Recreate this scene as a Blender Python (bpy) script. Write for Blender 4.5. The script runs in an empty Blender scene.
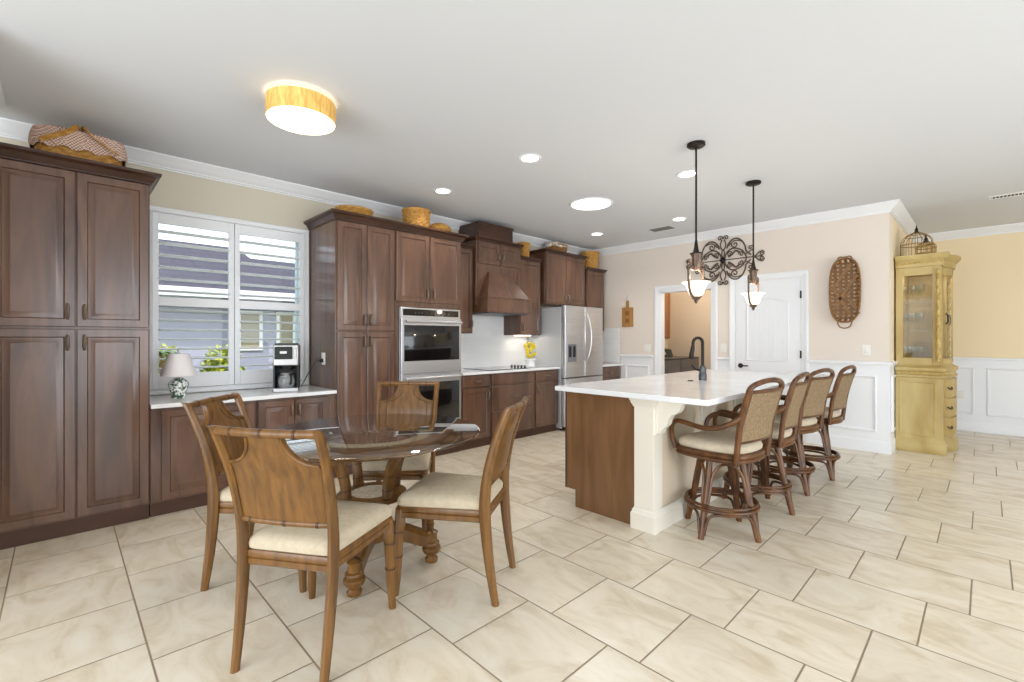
import bpy, bmesh, math, random
from mathutils import Vector, Matrix
random.seed(7)
PI = math.pi
sc = bpy.context.scene
col = sc.collection

# ---------------------------------------------------------------- camera
cam_d = bpy.data.cameras.new('camera'); cam = bpy.data.objects.new('camera', cam_d); col.objects.link(cam)
cam.location = (0, 0, 1.275)
cam.rotation_euler = (PI/2, 0, math.radians(45.7))
cam_d.sensor_fit = 'HORIZONTAL'; cam_d.sensor_width = 36.0
cam_d.lens = 463.24/1024*36.0
cam_d.shift_y = (338.7-341.0)/1024.0
cam_d.clip_start = .02; cam_d.clip_end = 200
sc.camera = cam
sc.cycles.transparent_max_bounces = 32
# ---------------------------------------------------------------- colour management
vs = sc.view_settings
sc.display_settings.display_device = 'sRGB'
vs.view_transform = 'Standard'; vs.look = 'None'; vs.gamma = 1; vs.use_curve_mapping = False
vs.exposure = 0.0
# ---------------------------------------------------------------- sky, sun, added fill lights
wd = bpy.data.worlds.new('sky'); sc.world = wd; wd.use_nodes = True
wn = wd.node_tree.nodes; wl = wd.node_tree.links
bgn = wn['Background']
bgn.inputs['Color'].default_value = (.80, .90, 1.0, 1); bgn.inputs['Strength'].default_value = 2.6

def s2l(c):
    return tuple(((x/255)/12.92 if x/255 <= .04045 else ((x/255+.055)/1.055)**2.4) for x in c)

def light(name, kind, loc, power, color=(1, 1, 1), rot=(0, 0, 0), size=None, **kw):
    d = bpy.data.lights.new(name, kind); o = bpy.data.objects.new(name, d); col.objects.link(o)
    d.energy = power; d.color = color; o.location = loc; o.rotation_euler = rot
    if kind == 'AREA':
        d.shape = 'RECTANGLE'; d.size, d.size_y = size
    for k, v in kw.items(): setattr(d, k, v)
    return o
sun = light('sun', 'SUN', (0, 0, 8), 3.2, (1, .96, .88), (math.radians(38), 0, math.radians(60)), angle=.01)
# added area lights in assumed wall openings, tilted up to brighten the ceiling
light('added_fill_back', 'AREA', (-.2, -3.35, 1.3), 165, (.90, .95, 1.0), (math.radians(104), 0, 0), (5.0, 2.3))
light('added_fill_right', 'AREA', (4.35, 2.6, 1.3), 140, (.90, .95, 1.0), (math.radians(104), 0, PI/2), (5.5, 2.3))

# ================================================================ materials
MATS = {}
def base_mat(name):
    m = bpy.data.materials.new(name); m.use_nodes = True
    return m, m.node_tree.nodes, m.node_tree.links, m.node_tree.nodes['Principled BSDF']

def mat(name, c, rough=.5, metal=0, c2=None, scale=(8, 8, 8), detail=3, bump=0, bscale=None, spec=.5, coat=0, emit=None, es=0, trans=0, ior=1.45, alpha=1, wave=False, dist=.5, lo=.35, hi=.65):
    if name in MATS: return MATS[name]
    m, N, L, b = base_mat(name)
    c = s2l(c)
    b.inputs['Base Color'].default_value = (*c, 1)
    b.inputs['Roughness'].default_value = rough
    b.inputs['Metallic'].default_value = metal
    b.inputs['Specular IOR Level'].default_value = spec
    b.inputs['Coat Weight'].default_value = coat; b.inputs['Coat Roughness'].default_value = .18
    b.inputs['Transmission Weight'].default_value = trans
    b.inputs['IOR'].default_value = ior
    b.inputs['Alpha'].default_value = alpha
    if emit:
        b.inputs['Emission Color'].default_value = (*s2l(emit), 1); b.inputs['Emission Strength'].default_value = es
    if c2 or bump:
        tc = N.new('ShaderNodeTexCoord'); mp = N.new('ShaderNodeMapping'); L.new(tc.outputs['Object'], mp.inputs['Vector'])
        mp.inputs['Scale'].default_value = scale
        n = N.new('ShaderNodeTexNoise'); n.inputs['Detail'].default_value = detail; n.inputs['Scale'].default_value = 1
        n.inputs['Distortion'].default_value = dist
        L.new(mp.outputs['Vector'], n.inputs['Vector'])
        if c2:
            r = N.new('ShaderNodeValToRGB'); L.new(n.outputs['Fac'], r.inputs['Fac'])
            r.color_ramp.elements[0].position = lo; r.color_ramp.elements[1].position = hi
            r.color_ramp.elements[0].color = (*c, 1); r.color_ramp.elements[1].color = (*s2l(c2), 1)
            L.new(r.outputs['Color'], b.inputs['Base Color'])
        if bump:
            n2 = n
            if bscale:
                mp2 = N.new('ShaderNodeMapping'); L.new(tc.outputs['Object'], mp2.inputs['Vector']); mp2.inputs['Scale'].default_value = bscale
                n2 = N.new('ShaderNodeTexNoise'); n2.inputs['Scale'].default_value = 1; n2.inputs['Detail'].default_value = 2
                L.new(mp2.outputs['Vector'], n2.inputs['Vector'])
            bp = N.new('ShaderNodeBump'); bp.inputs['Strength'].default_value = bump; bp.inputs['Distance'].default_value = .01
            L.new(n2.outputs['Fac'], bp.inputs['Height']); L.new(bp.outputs['Normal'], b.inputs['Normal'])
    MATS[name] = m
    return m

CAB = mat('stained cabinet wood', (80, 54, 40), .33, c2=(112, 78, 58), scale=(9, 9, 1.2), detail=5, dist=1.2, coat=.6)
CABD = mat('dark cabinet crown wood', (54, 33, 24), .3, c2=(76, 48, 35), scale=(6, 2, 6), detail=4, coat=.2)
TOE = mat('dark toe kick wood', (72, 48, 36), .45, c2=(84, 57, 43), scale=(6, 2, 6))
PULL = mat('antique pewter', (128, 114, 100), .35, metal=.8)
WALLM = mat('warm off white wall paint', (230, 219, 207), .75, spec=.2, bump=.03, bscale=(60, 60, 60))
WALLL = mat('greige wall paint', (214, 206, 188), .75, spec=.2, bump=.03, bscale=(60, 60, 60))
WALLY = mat('butter yellow wall paint', (243, 224, 188), .75, spec=.2)
WALLT = mat('tan laundry wall paint', (230, 214, 190), .75, spec=.2)
CEIL = mat('flat white ceiling paint', (223, 226, 231), .9, spec=.1, bump=.05, bscale=(35, 35, 35))
TRIM = mat('white semi gloss trim paint', (238, 239, 241), .38, spec=.4)
QUARTZ = mat('white quartz', (240, 240, 240), .14, c2=(228, 229, 231), scale=(3, 3, 3), detail=6, coat=.2)
STEEL = mat('brushed stainless steel', (214, 214, 216), .34, metal=.9, c2=(202, 203, 206), scale=(2, 2, 120))
STEELL = mat('light satin steel', (200, 200, 202), .35, metal=.85)
STEELD = mat('dark grey steel', (92, 94, 98), .35, metal=.7)
BLACKG = mat('black oven glass', (10, 10, 11), .04, coat=.5)
BLACK = mat('black plastic', (24, 24, 26), .4)
BRONZE = mat('oil rubbed bronze', (92, 76, 66), .42, metal=.6, c2=(116, 98, 86), scale=(30, 30, 30))
BRONZED = mat('dark bronze', (44, 36, 32), .4, metal=.6)
CHW = mat('honey brown chair wood', (93, 62, 26), .32, c2=(122, 83, 37), scale=(30, 30, 3), detail=4, dist=.4, coat=.1)
CHD = mat('dark cane binding', (70, 44, 24), .4)
FAB = mat('cream seat fabric', (198, 184, 160), .85, c2=(189, 174, 149), scale=(40, 40, 40), spec=.15, bump=.15, bscale=(300, 300, 300))
RAT = mat('dark brown rattan', (66, 38, 16), .34, c2=(108, 67, 31), scale=(14, 14, 6), detail=4, dist=.6, coat=.08)
CUSH = mat('beige stool cushion', (200, 186, 164), .85, c2=(190, 175, 152), scale=(40, 40, 40), spec=.15)
BASK = mat('golden woven splint', (168, 116, 46), .55, c2=(208, 158, 80), scale=(30, 30, 60), detail=3)
BASKD = mat('brown basket splint', (112, 76, 38), .6, c2=(150, 108, 60), scale=(30, 30, 60))
CREAM = mat('aged cream paint', (196, 174, 118), .45, c2=(170, 143, 82), scale=(3, 3, 1.2), detail=4)
CREAMD = mat('antiqued gold carving', (172, 142, 72), .5, c2=(204, 178, 110), scale=(40, 40, 40))
OAK = mat('honey oak', (140, 92, 50), .4, c2=(164, 112, 64), scale=(12, 12, 1.5))
BEIGEW = mat('beige painted island wall', (218, 202, 178), .7, spec=.25)
CREAMT = mat('cream painted trim', (229, 222, 208), .45)
LEM = mat('lemon peel', (250, 222, 40), .4, bump=.1, bscale=(150, 150, 150))
LEAFG = mat('dark green leaf', (70, 96, 36), .5)
PORC = mat('white glazed ceramic', (240, 240, 240), .15)
WHITEP = mat('white plastic plate', (236, 233, 226), .4)

def glass_mat(name, c=(1, 1, 1), rough=0.0, ior=1.45, mix=None):
    m, N, L, b = base_mat(name)
    b.inputs['Base Color'].default_value = (*c, 1); b.inputs['Roughness'].default_value = rough
    b.inputs['Transmission Weight'].default_value = 1; b.inputs['IOR'].default_value = ior
    return m
def thin_glass(name, tint=(1, 1, 1), refl=.5):
    # clear sheet: transparent with fresnel reflections
    m, N, L, b = base_mat(name); N.remove(b)
    t = N.new('ShaderNodeBsdfTransparent'); t.inputs['Color'].default_value = (*tint, 1)
    g = N.new('ShaderNodeBsdfGlossy'); g.inputs['Roughness'].default_value = .01
    f = N.new('ShaderNodeFresnel'); f.inputs['IOR'].default_value = 1.5
    mu = N.new('ShaderNodeMath'); mu.operation = 'MULTIPLY'; mu.inputs[1].default_value = refl
    mx = N.new('ShaderNodeMixShader')
    ge = N.new('ShaderNodeNewGeometry'); iv = N.new('ShaderNodeMath'); iv.operation = 'SUBTRACT'; iv.inputs[0].default_value = 1; L.new(ge.outputs['Backfacing'], iv.inputs[1])
    m2 = N.new('ShaderNodeMath'); m2.operation = 'MULTIPLY'; L.new(f.outputs[0], mu.inputs[0]); L.new(mu.outputs[0], m2.inputs[0]); L.new(iv.outputs[0], m2.inputs[1])
    L.new(m2.outputs[0], mx.inputs[0]); L.new(t.outputs[0], mx.inputs[1]); L.new(g.outputs[0], mx.inputs[2])
    L.new(mx.outputs[0], N['Material Output'].inputs['Surface'])
    return m
GLASS = thin_glass('clear window glass', (.97, .98, .985), .8)
TGLASS = thin_glass('table glass', (.95, .97, .97), 2.2)
CGLASS = thin_glass('cabinet glass', (.985, .99, .985), .5)
CRYS = thin_glass('crystal glass', (.95, .96, .96), 1.0)

def emis(name, c, s, c0=(240, 240, 240)):
    return mat(name, c0, .5, emit=c, es=s)
CANE = emis('lit recessed lens', (255, 250, 240), 9)
SKYT = emis('lit skylight diffuser', (255, 255, 255), 4)
DRUMD = emis('lit drum diffuser', (255, 250, 238), 2.2)
DRUMS = mat('golden linen shade', (206, 160, 84), .8, c2=(240, 200, 120), scale=(60, 60, 12), emit=(240, 180, 80), es=.16)
SHADE = emis('lit alabaster glass', (255, 232, 200), 1.5)

def floor_mat():
    m, N, L, b = base_mat('beige porcelain floor tile')
    def M(op, a, c=None, d=None):
        n = N.new('ShaderNodeMath'); n.operation = op
        for i, x in enumerate((a, c, d)):
            if x is None: continue
            if isinstance(x, (int, float)): n.inputs[i].default_value = x
            else: L.new(x, n.inputs[i])
        return n.outputs[0]
    tc = N.new('ShaderNodeNewGeometry'); sp = N.new('ShaderNodeSeparateXYZ'); L.new(tc.outputs['Position'], sp.inputs[0])
    P = .4568; G = .0032
    v = M('DIVIDE', M('SUBTRACT', sp.outputs['Y'], 2.088), P)
    k = M('FLOOR', v)
    u = M('DIVIDE', M('SUBTRACT', M('SUBTRACT', sp.outputs['X'], -1.2636), M('MULTIPLY', k, .1475)), P)
    iu = M('FLOOR', u)
    du = M('ABSOLUTE', M('SUBTRACT', M('FRACT', M('ADD', u, .5)), .5))
    dv = M('ABSOLUTE', M('SUBTRACT', M('FRACT', M('ADD', v, .5)), .5))
    dm = M('MINIMUM', du, dv)
    g = N.new('ShaderNodeMapRange'); L.new(dm, g.inputs[0]); g.inputs[1].default_value = G/P*.8; g.inputs[2].default_value = G/P*1.5
    g.inputs[3].default_value = 1; g.inputs[4].default_value = 0
    cx = N.new('ShaderNodeCombineXYZ'); L.new(iu, cx.inputs[0]); L.new(k, cx.inputs[1])
    wnz = N.new('ShaderNodeTexWhiteNoise'); wnz.noise_dimensions = '2D'; L.new(cx.outputs[0], wnz.inputs['Vector'])
    # offset per tile so that the marbling breaks at each joint
    sc2 = N.new('ShaderNodeVectorMath'); sc2.operation = 'SCALE'; L.new(wnz.outputs['Color'], sc2.inputs[0]); sc2.inputs['Scale'].default_value = 30
    ad = N.new('ShaderNodeVectorMath'); ad.operation = 'ADD'; L.new(tc.outputs['Position'], ad.inputs[0]); L.new(sc2.outputs[0], ad.inputs[1])
    mp = N.new('ShaderNodeMapping'); mp.inputs['Scale'].default_value = (2.2, 4.6, 1); mp.inputs['Rotation'].default_value = (0, 0, .35); L.new(ad.outputs[0], mp.inputs['Vector'])
    n1 = N.new('ShaderNodeTexNoise'); n1.inputs['Scale'].default_value = 1.3; n1.inputs['Detail'].default_value = 7; n1.inputs['Distortion'].default_value = 1.3; n1.inputs['Roughness'].default_value = .6
    L.new(mp.outputs[0], n1.inputs['Vector'])
    r = N.new('ShaderNodeValToRGB'); L.new(n1.outputs['Fac'], r.inputs['Fac'])
    e = r.color_ramp.elements
    e[0].position = .3; e[0].color = (*s2l((206, 190, 164)), 1)
    e[1].position = .7; e[1].color = (*s2l((232, 223, 206)), 1)
    x = e.new(.5); x.color = (*s2l((224, 212, 190)), 1)
    hs = N.new('ShaderNodeHueSaturation'); L.new(r.outputs[0], hs.inputs['Color'])
    L.new(M('ADD', .95, M('MULTIPLY', wnz.outputs['Value'], .09)), hs.inputs['Value'])
    mx = N.new('ShaderNodeMixRGB'); L.new(g.outputs[0], mx.inputs[0]); L.new(hs.outputs[0], mx.inputs[1]); mx.inputs[2].default_value = (*s2l((146, 130, 106)), 1)
    L.new(mx.outputs[0], b.inputs['Base Color'])
    rr = M('ADD', .27, M('MULTIPLY', g.outputs[0], .5)); L.new(rr, b.inputs['Roughness'])
    bp = N.new('ShaderNodeBump'); bp.inputs['Distance'].default_value = .002; bp.inputs['Strength'].default_value = .6
    L.new(M('SUBTRACT', M('MULTIPLY', n1.outputs['Fac'], .15), g.outputs[0]), bp.inputs['Height']); L.new(bp.outputs[0], b.inputs['Normal'])
    return m
FLOORM = floor_mat()

def grid_mat(name, c, cg, du, dv, gw, axes='YZ', rough=.15, off=.5):
    m, N, L, b = base_mat(name)
    tc = N.new('ShaderNodeTexCoord'); sp = N.new('ShaderNodeSeparateXYZ'); cb = N.new('ShaderNodeCombineXYZ')
    L.new(tc.outputs['Object'], sp.inputs[0]); L.new(sp.outputs[axes[0]], cb.inputs[0]); L.new(sp.outputs[axes[1]], cb.inputs[1])
    br = N.new('ShaderNodeTexBrick'); L.new(cb.outputs[0], br.inputs['Vector'])
    br.inputs['Scale'].default_value = 1; br.inputs['Brick Width'].default_value = du; br.inputs['Row Height'].default_value = dv
    br.inputs['Mortar Size'].default_value = gw; br.offset = off
    br.inputs['Color1'].default_value = (*s2l(c), 1); br.inputs['Color2'].default_value = (*s2l([min(255, x*1.02) for x in c]), 1)
    br.inputs['Mortar'].default_value = (*s2l(cg), 1)
    L.new(br.outputs['Color'], b.inputs['Base Color']); b.inputs['Roughness'].default_value = rough
    return m
SPLASH = grid_mat('white glazed backsplash', (236, 237, 238), (231, 232, 233), .30, .10, .002)
SPLASHF = grid_mat('white glazed backsplash far', (236, 237, 238), (222, 223, 224), .30, .10, .002, 'XZ')
ROOF = grid_mat('weathered roof shingle', (58, 52, 66), (42, 38, 49), .30, .14, .012, 'YZ', .9)
STUCCO = mat('lavender grey stucco', (160, 158, 180), .9, bump=.2, bscale=(30, 30, 30))
WEAVE = mat('tan woven cane', (122, 100, 72), .7, c2=(154, 130, 98), scale=(120, 120, 60), detail=2, bump=.5, bscale=(200, 200, 100))

def checker_mat():
    m, N, L, b = base_mat('red and cream gingham cloth')
    tc = N.new('ShaderNodeTexCoord'); ck = N.new('ShaderNodeTexChecker'); ck.inputs['Scale'].default_value = 105
    L.new(tc.outputs['Object'], ck.inputs['Vector'])
    ck.inputs['Color1'].default_value = (*s2l((224, 208, 190)), 1); ck.inputs['Color2'].default_value = (*s2l((168, 112, 100)), 1)
    L.new(ck.outputs['Color'], b.inputs['Base Color']); b.inputs['Roughness'].default_value = .9
    return m
GING = checker_mat()

# ================================================================ mesh builder
class MB:
    def __init__(s): s.v = []; s.f = []; s.M = None
    def add(s, vs_, fs):
        n = len(s.v)
        for p in vs_:
            p = Vector(p)
            s.v.append(s.M @ p if s.M else p)
        s.f += [[i+n for i in f] for f in fs]
        return s
    def box(s, x0, x1, y0, y1, z0, z1):
        return s.add([(x0,y0,z0),(x1,y0,z0),(x1,y1,z0),(x0,y1,z0),(x0,y0,z1),(x1,y0,z1),(x1,y1,z1),(x0,y1,z1)],
              [(0,3,2,1),(4,5,6,7),(0,1,5,4),(1,2,6,5),(2,3,7,6),(3,0,4,7)])
    def loft(s, rings, caps=(1, 1), close=False):
        n = len(rings[0]); vs_ = [p for r in rings for p in r]; fs = []
        m = len(rings)
        for i in range(m if close else m-1):
            a = i*n; b = ((i+1) % m)*n
            for j in range(n):
                k = (j+1) % n
                fs.append((a+j, a+k, b+k, b+j))
        if not close:
            if caps[0]: fs.append(tuple(range(n))[::-1])
            if caps[1]: fs.append(tuple((m-1)*n+j for j in range(n)))
        return s.add(vs_, fs)
    def rect(s, u0, u1, v0, v1, prof, m, back=True):
        rings = []
        for ins, d in prof:
            rings.append([m(u0+ins, v0+ins, d), m(u1-ins, v0+ins, d), m(u1-ins, v1-ins, d), m(u0+ins, v1-ins, d)])
        return s.loft(rings)
    def frame(s, u0, u1, v0, v1, w, prof, m):
        # picture-frame moulding: prof = list of (offset 0..w, depth)
        rings = [[m(u0+o, v0+o, d), m(u1-o, v0+o, d), m(u1-o, v1-o, d), m(u0+o, v1-o, d)] for o, d in prof]
        return s.loft(rings, close=True)
    def prism(s, poly, m, d0, d1):
        return s.loft([[m(u, v, d0) for u, v in poly], [m(u, v, d1) for u, v in poly]])
    def lathe(s, prof, c=(0, 0, 0), n=20, sx=1, sy=1, caps=(1, 1)):
        rings = [[(c[0]+max(r, 1e-4)*sx*math.cos(2*PI*j/n), c[1]+max(r, 1e-4)*sy*math.sin(2*PI*j/n), c[2]+z) for j in range(n)] for r, z in prof]
        return s.loft(rings, caps)
    def tube(s, pts, r, n=8, closed=False, sq=None):
        pts = [Vector(p) for p in pts]; m = len(pts)
        rr = r if isinstance(r, (list, tuple)) else [r]*m
        rings = []; prev = None
        for i, p in enumerate(pts):
            if closed: t = pts[(i+1) % m]-pts[i-1]
            else: t = pts[min(i+1, m-1)]-pts[max(i-1, 0)]
            if t.length < 1e-9: t = Vector((0, 0, 1))
            t.normalize()
            if prev is None:
                a = Vector((0, 0, 1)) if abs(t.z) < .9 else Vector((1, 0, 0))
                x = (a - t*a.dot(t)).normalized()
            else:
                x = prev - t*prev.dot(t)
                x = x.normalized() if x.length > 1e-6 else prev
            prev = x; y = t.cross(x)
            k = sq or (1, 1)
            rings.append([p + (x*math.cos(2*PI*j/n)*k[0] + y*math.sin(2*PI*j/n)*k[1])*rr[i] for j in range(n)])
        return s.loft(rings, close=closed)
    def cyl(s, a, b, r, n=14): return s.tube([a, b], r, n)
    def sphere(s, c, r, n=12, m=8, sz=1):
        return s.lathe([(r*math.sin(PI*i/m), -r*sz*math.cos(PI*i/m)) for i in range(m+1)], c, n)

def cr(pts, k=6, closed=False):
    pts = [Vector(p) for p in pts]; out = []; m = len(pts)
    rng = range(m if closed else m-1)
    for i in rng:
        if closed: p0, p1, p2, p3 = pts[i-1], pts[i], pts[(i+1) % m], pts[(i+2) % m]
        else: p0, p1, p2, p3 = pts[max(i-1, 0)], pts[i], pts[i+1], pts[min(i+2, m-1)]
        for j in range(k):
            t = j/k
            out.append(.5*((2*p1)+(-p0+p2)*t+(2*p0-5*p1+4*p2-p3)*t*t+(-p0+3*p1-3*p2+p3)*t**3))
    if not closed: out.append(pts[-1])
    return out

def rpoly(pts, r, n=4):
    out = []; m = len(pts)
    for i in range(m):
        a, b, c = Vector(pts[i-1]), Vector(pts[i]), Vector(pts[(i+1) % m])
        d1 = (a-b).normalized(); d2 = (c-b).normalized()
        p0 = b+d1*r; p2 = b+d2*r
        for k in range(n+1):
            t = k/n
            q = p0*(1-t)**2+b*2*t*(1-t)+p2*t*t
            out.append((q[0], q[1]))
    return out

def inset(poly, d):
    cx = sum(p[0] for p in poly)/len(poly); cy = sum(p[1] for p in poly)/len(poly)
    out = []
    for x, y in poly:
        v = Vector((x-cx, y-cy)); l = v.length
        v = v*((l-d)/l)
        out.append((cx+v[0], cy+v[1]))
    return out

def moulding(mb, path, prof, z=0):
    # sweep (out, up) profile along xy path, out = to the right of travel
    P = [Vector((p[0], p[1])) for p in path]; rings = []
    for i, p in enumerate(P):
        d1 = (p-P[i-1]).normalized() if i > 0 else None
        d2 = (P[i+1]-p).normalized() if i < len(P)-1 else None
        n1 = Vector((d1.y, -d1.x)) if d1 else None; n2 = Vector((d2.y, -d2.x)) if d2 else None
        if n1 is None: n = n2
        elif n2 is None: n = n1
        else:
            n = (n1+n2); n = n/(n.dot(n1)) if n.length > 1e-6 else n1
        rings.append([(p.x+n.x*o, p.y+n.y*o, z+h) for o, h in prof])
    mb.loft(rings)
    return mb

ORIG = {}
def empty(name, loc, label=None, cat=None, group=None, kind=None, parent=None):
    o = bpy.data.objects.new(name, None); col.objects.link(o); o.empty_display_size = .1
    o.location = loc; ORIG[o.name] = Vector(loc)
    tag(o, label, cat, group, kind)
    return o
def tag(o, label=None, cat=None, group=None, kind=None):
    if label: o['label'] = label
    if cat: o['category'] = cat
    if group: o['group'] = group
    if kind: o['kind'] = kind
    return o
def part(name, mb, m, parent=None, bev=0, smooth=True, label=None, sub=0):
    me = bpy.data.meshes.new(name)
    if parent is not None: org = ORIG[parent.name]
    else:
        xs = [p[0] for p in mb.v]; ys = [p[1] for p in mb.v]; zs = [p[2] for p in mb.v]
        org = Vector(((min(xs)+max(xs))/2, (min(ys)+max(ys))/2, min(zs)))
    me.from_pydata([tuple(p-org) for p in mb.v], [], mb.f)
    bm = bmesh.new(); bm.from_mesh(me)
    bmesh.ops.recalc_face_normals(bm, faces=bm.faces)
    bm.to_mesh(me); bm.free()
    if smooth:
        me.shade_smooth(); me.set_sharp_from_angle(angle=math.radians(38))
    me.materials.append(m)
    o = bpy.data.objects.new(name, me); col.objects.link(o)
    ORIG[o.name] = org
    if parent is not None: o.parent = parent
    else: o.location = org
    if bev:
        b = o.modifiers.new('bevel', 'BEVEL'); b.width = bev; b.segments = 2; b.limit_method = 'ANGLE'; b.angle_limit = math.radians(50)
    if sub:
        b = o.modifiers.new('subdivision', 'SUBSURF'); b.levels = sub; b.render_levels = sub
    if label: o['label'] = label
    return o
def struct(name, mb, m, parent=None, **kw):
    o = part(name, mb, m, parent, **kw)
    if parent is None: o['kind'] = 'structure'
    return o
def copy_tree(o, parent=None):
    c = o.copy(); col.objects.link(c); ORIG[c.name] = ORIG[o.name].copy()
    if parent: c.parent = parent
    for ch in list(o.children): copy_tree(ch, c)
    return c

fx = lambda x: (lambda u, v, d: (x+d, u, v))     # faces +x, u = y, v = z
fy = lambda y: (lambda u, v, d: (u, y-d, v))     # faces -y, u = x, v = z

# ================================================================ the room
XL, YF, YH, XS, HC = -4.76, 6.55, 8.98, -.75, 2.775
XR, YB = 4.5, -3.5
struct('floor', MB().box(XL-.15, XR+.1, YB-.1, YH+.1, -.08, 0), FLOORM, smooth=False)
struct('ceiling', MB().box(XL-.15, XR+.1, YB-.1, YH+.1, HC, HC+.1), CEIL, smooth=False)
WY0, WY1, WZ0, WZ1 = .53, 1.745, .86, 2.315      # window opening in the left wall
w = MB()
w.box(XL-.15, XL, YB, WY0, 0, HC).box(XL-.15, XL, WY1, YF+.12, 0, HC).box(XL-.15, XL, WY0, WY1, 0, WZ0).box(XL-.15, XL, WY0, WY1, WZ1, HC)
struct('wall_left', w, WALLL, smooth=False)
# far wall with the laundry doorway
OX0, OX1, OZ = -3.48, -2.70, 1.985
w = MB().box(XL, OX0, YF, YF+.12, 0, HC).box(OX1, XS, YF, YF+.12, 0, HC).box(OX0, OX1, YF, YF+.12, OZ, HC)
struct('wall_far', w, WALLM, smooth=False)
struct('wall_side', MB().box(XS-.12, XS, YF+.12, YH, 0, HC), WALLY, smooth=False)
struct('wall_hall', MB().box(XS-.12, XR, YH, YH+.12, 0, HC), WALLY, smooth=False)
# walls behind and beside the camera, with assumed openings for the added fill lights
w = MB().box(XL, -2.8, YB-.1, YB, 0, HC).box(2.4, XR, YB-.1, YB, 0, HC).box(-2.8, 2.4, YB-.1, YB, 2.5, HC)
struct('wall_back', w, WALLM, smooth=False)
w = MB().box(XR, XR+.1, YB, -.3, 0, HC).box(XR, XR+.1, 5.5, YH, 0, HC).box(XR, XR+.1, -.3, 5.5, 2.5, HC)
struct('wall_right', w, WALLM, smooth=False)
struct('wall_near', MB().box(-4.28, -3.3, -.5, -.345, 0, HC), WALLM, smooth=False)
# laundry room behind the doorway
w = MB().box(-4.37, -4.25, YF+.12, 8.42, 0, HC).box(-2.55, -2.43, YF+.12, 8.42, 0, HC).box(-4.25, -2.55, 8.3, 8.42, 0, HC)
struct('wall_laundry', w, WALLT, smooth=False)

CROWN = [(0, 0), (.098, 0), (.098, -.012), (.088, -.02), (.078, -.034), (.05, -.052), (.034, -.074), (.024, -.08), (.024, -.09), (.012, -.094), (.012, -.104), (0, -.104)]
struct('trim_1', moulding(MB(), [(XL, YB), (XL, YF), (XS, YF), (XS, YH), (XR, YH)], CROWN, HC), TRIM)
struct('trim_2', moulding(MB(), [(-3.3, -.345), (-4.28, -.345), (-4.28, -.5)], [(o, h) for o, h in CROWN], HC), TRIM)
# wainscot: white lower wall, rail, panels, baseboard
RAIL = [(0, .975), (.022, .975), (.022, .985), (.034, .992), (.034, 1.012), (.02, 1.02), (0, 1.02)]
BASE = [(0, 0), (.018, 0), (.018, .115), (.010, .135), (.006, .14), (0, .14)]
OUTL = [(0, 0), (.006, 0), (.006, .976), (0, .976)]
segs = [([(-4.16, YF), (-3.585, YF)], 3), ([(-2.615, YF), (-2.455, YF)], 4), ([(-1.525, YF), (XS, YF), (XS, YH), (XR, YH)], 5)]
for path, n in segs:
    struct('trim_%d' % n, moulding(moulding(MB(), path, RAIL), path, OUTL), TRIM)
struct('baseboard_far', moulding(moulding(MB(), segs[0][0], BASE), segs[1][0], BASE), TRIM)
struct('baseboard_side', moulding(MB(), segs[2][0], BASE), TRIM)
PM = [(0, .006), (.004, .018), (.014, .022), (.022, .012), (.03, .011), (.034, .006)]
pan = MB()
for u0, u1 in ((-4.08, -3.66),): pan.frame(u0, u1, .23, .86, .034, PM, fy(YF))
for u0, u1 in ((-1.44, -.86),): pan.frame(u0, u1, .23, .86, .034, PM, fy(YF))
struct('trim_6', pan, TRIM)
pan = MB()
for u0, u1 in ((-.66, -.12), (.0, 1.15), (1.3, 2.5), (2.65, 3.9)): pan.frame(u0, u1, .23, .88, .034, PM, fy(YH))
for u0, u1 in ((YF+.12, 7.5), (7.65, 8.85)): pan.frame(u0, u1, .23, .86, .034, PM, fx(XS))
struct('trim_7', pan, TRIM)
# door casings
def casing(x0, x1, z1, w=.085):
    m = MB(); pf = [(0, 0), (w, 0), (w, .016), (w*.75, .02), (w*.3, .012), (0, .010)]
    outer = [(x0-w, 0), (x0-w, z1+w), (x1+w, z1+w), (x1+w, 0)]; inner = [(x0, 0), (x0, z1), (x1, z1), (x1, 0)]
    rings = []
    for o, d in pf:
        t = o/w
        rings.append([(i[0]+(a[0]-i[0])*t, YF-d, i[1]+(a[1]-i[1])*t) for a, i in zip(outer, inner)])
    # loft along the four corner points as an open strip
    for k in range(3):
        m.loft([[r[k] for r in rings], [r[k+1] for r in rings]])
    return m
m = casing(OX0, OX1, OZ)
m.box(OX0, OX0+.012, YF, YF+.12, 0, OZ).box(OX1-.012, OX1, YF, YF+.12, 0, OZ).box(OX0, OX1, YF, YF+.12, OZ-.012, OZ)
struct('trim_8', m, TRIM, smooth=False)
# the closed door
DX0, DX1, DZ = -2.372, -1.602, 2.035
struct('trim_9', casing(DX0-.004, DX1+.004, DZ+.004, .078), TRIM, smooth=False)
door = empty('door_1', ((DX0+DX1)/2, YF, 0), kind='structure')
d = MB().box(DX0, DX1, YF-.008, YF+.0, .01, DZ)
def arch_frame(m, u0, u1, v0, v1, rise, prof, face):
    rings = []
    for o, dd in prof:
        a, b_, c, e = u0+o, u1-o, v0+o, v1-o
        pts = [(a, c), (b_, c), (b_, e)]
        for i in range(1, 12):
            t = i/12; pts.append((b_+(a-b_)*t, e+rise*math.sin(PI*t)))
        pts.append((a, e)); rings.append([face(u, v, dd) for u, v in pts])
    m.loft(rings, close=True)
APR = [(0, .008), (.006, .014), (.016, .016), (.026, .009), (.03, .008)]
arch_frame(d, DX0+.13, DX1-.13, .98, 1.74, .07, APR, fy(YF))
d.frame(DX0+.13, DX1-.13, .24, .80, .03, APR, fy(YF))
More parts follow.
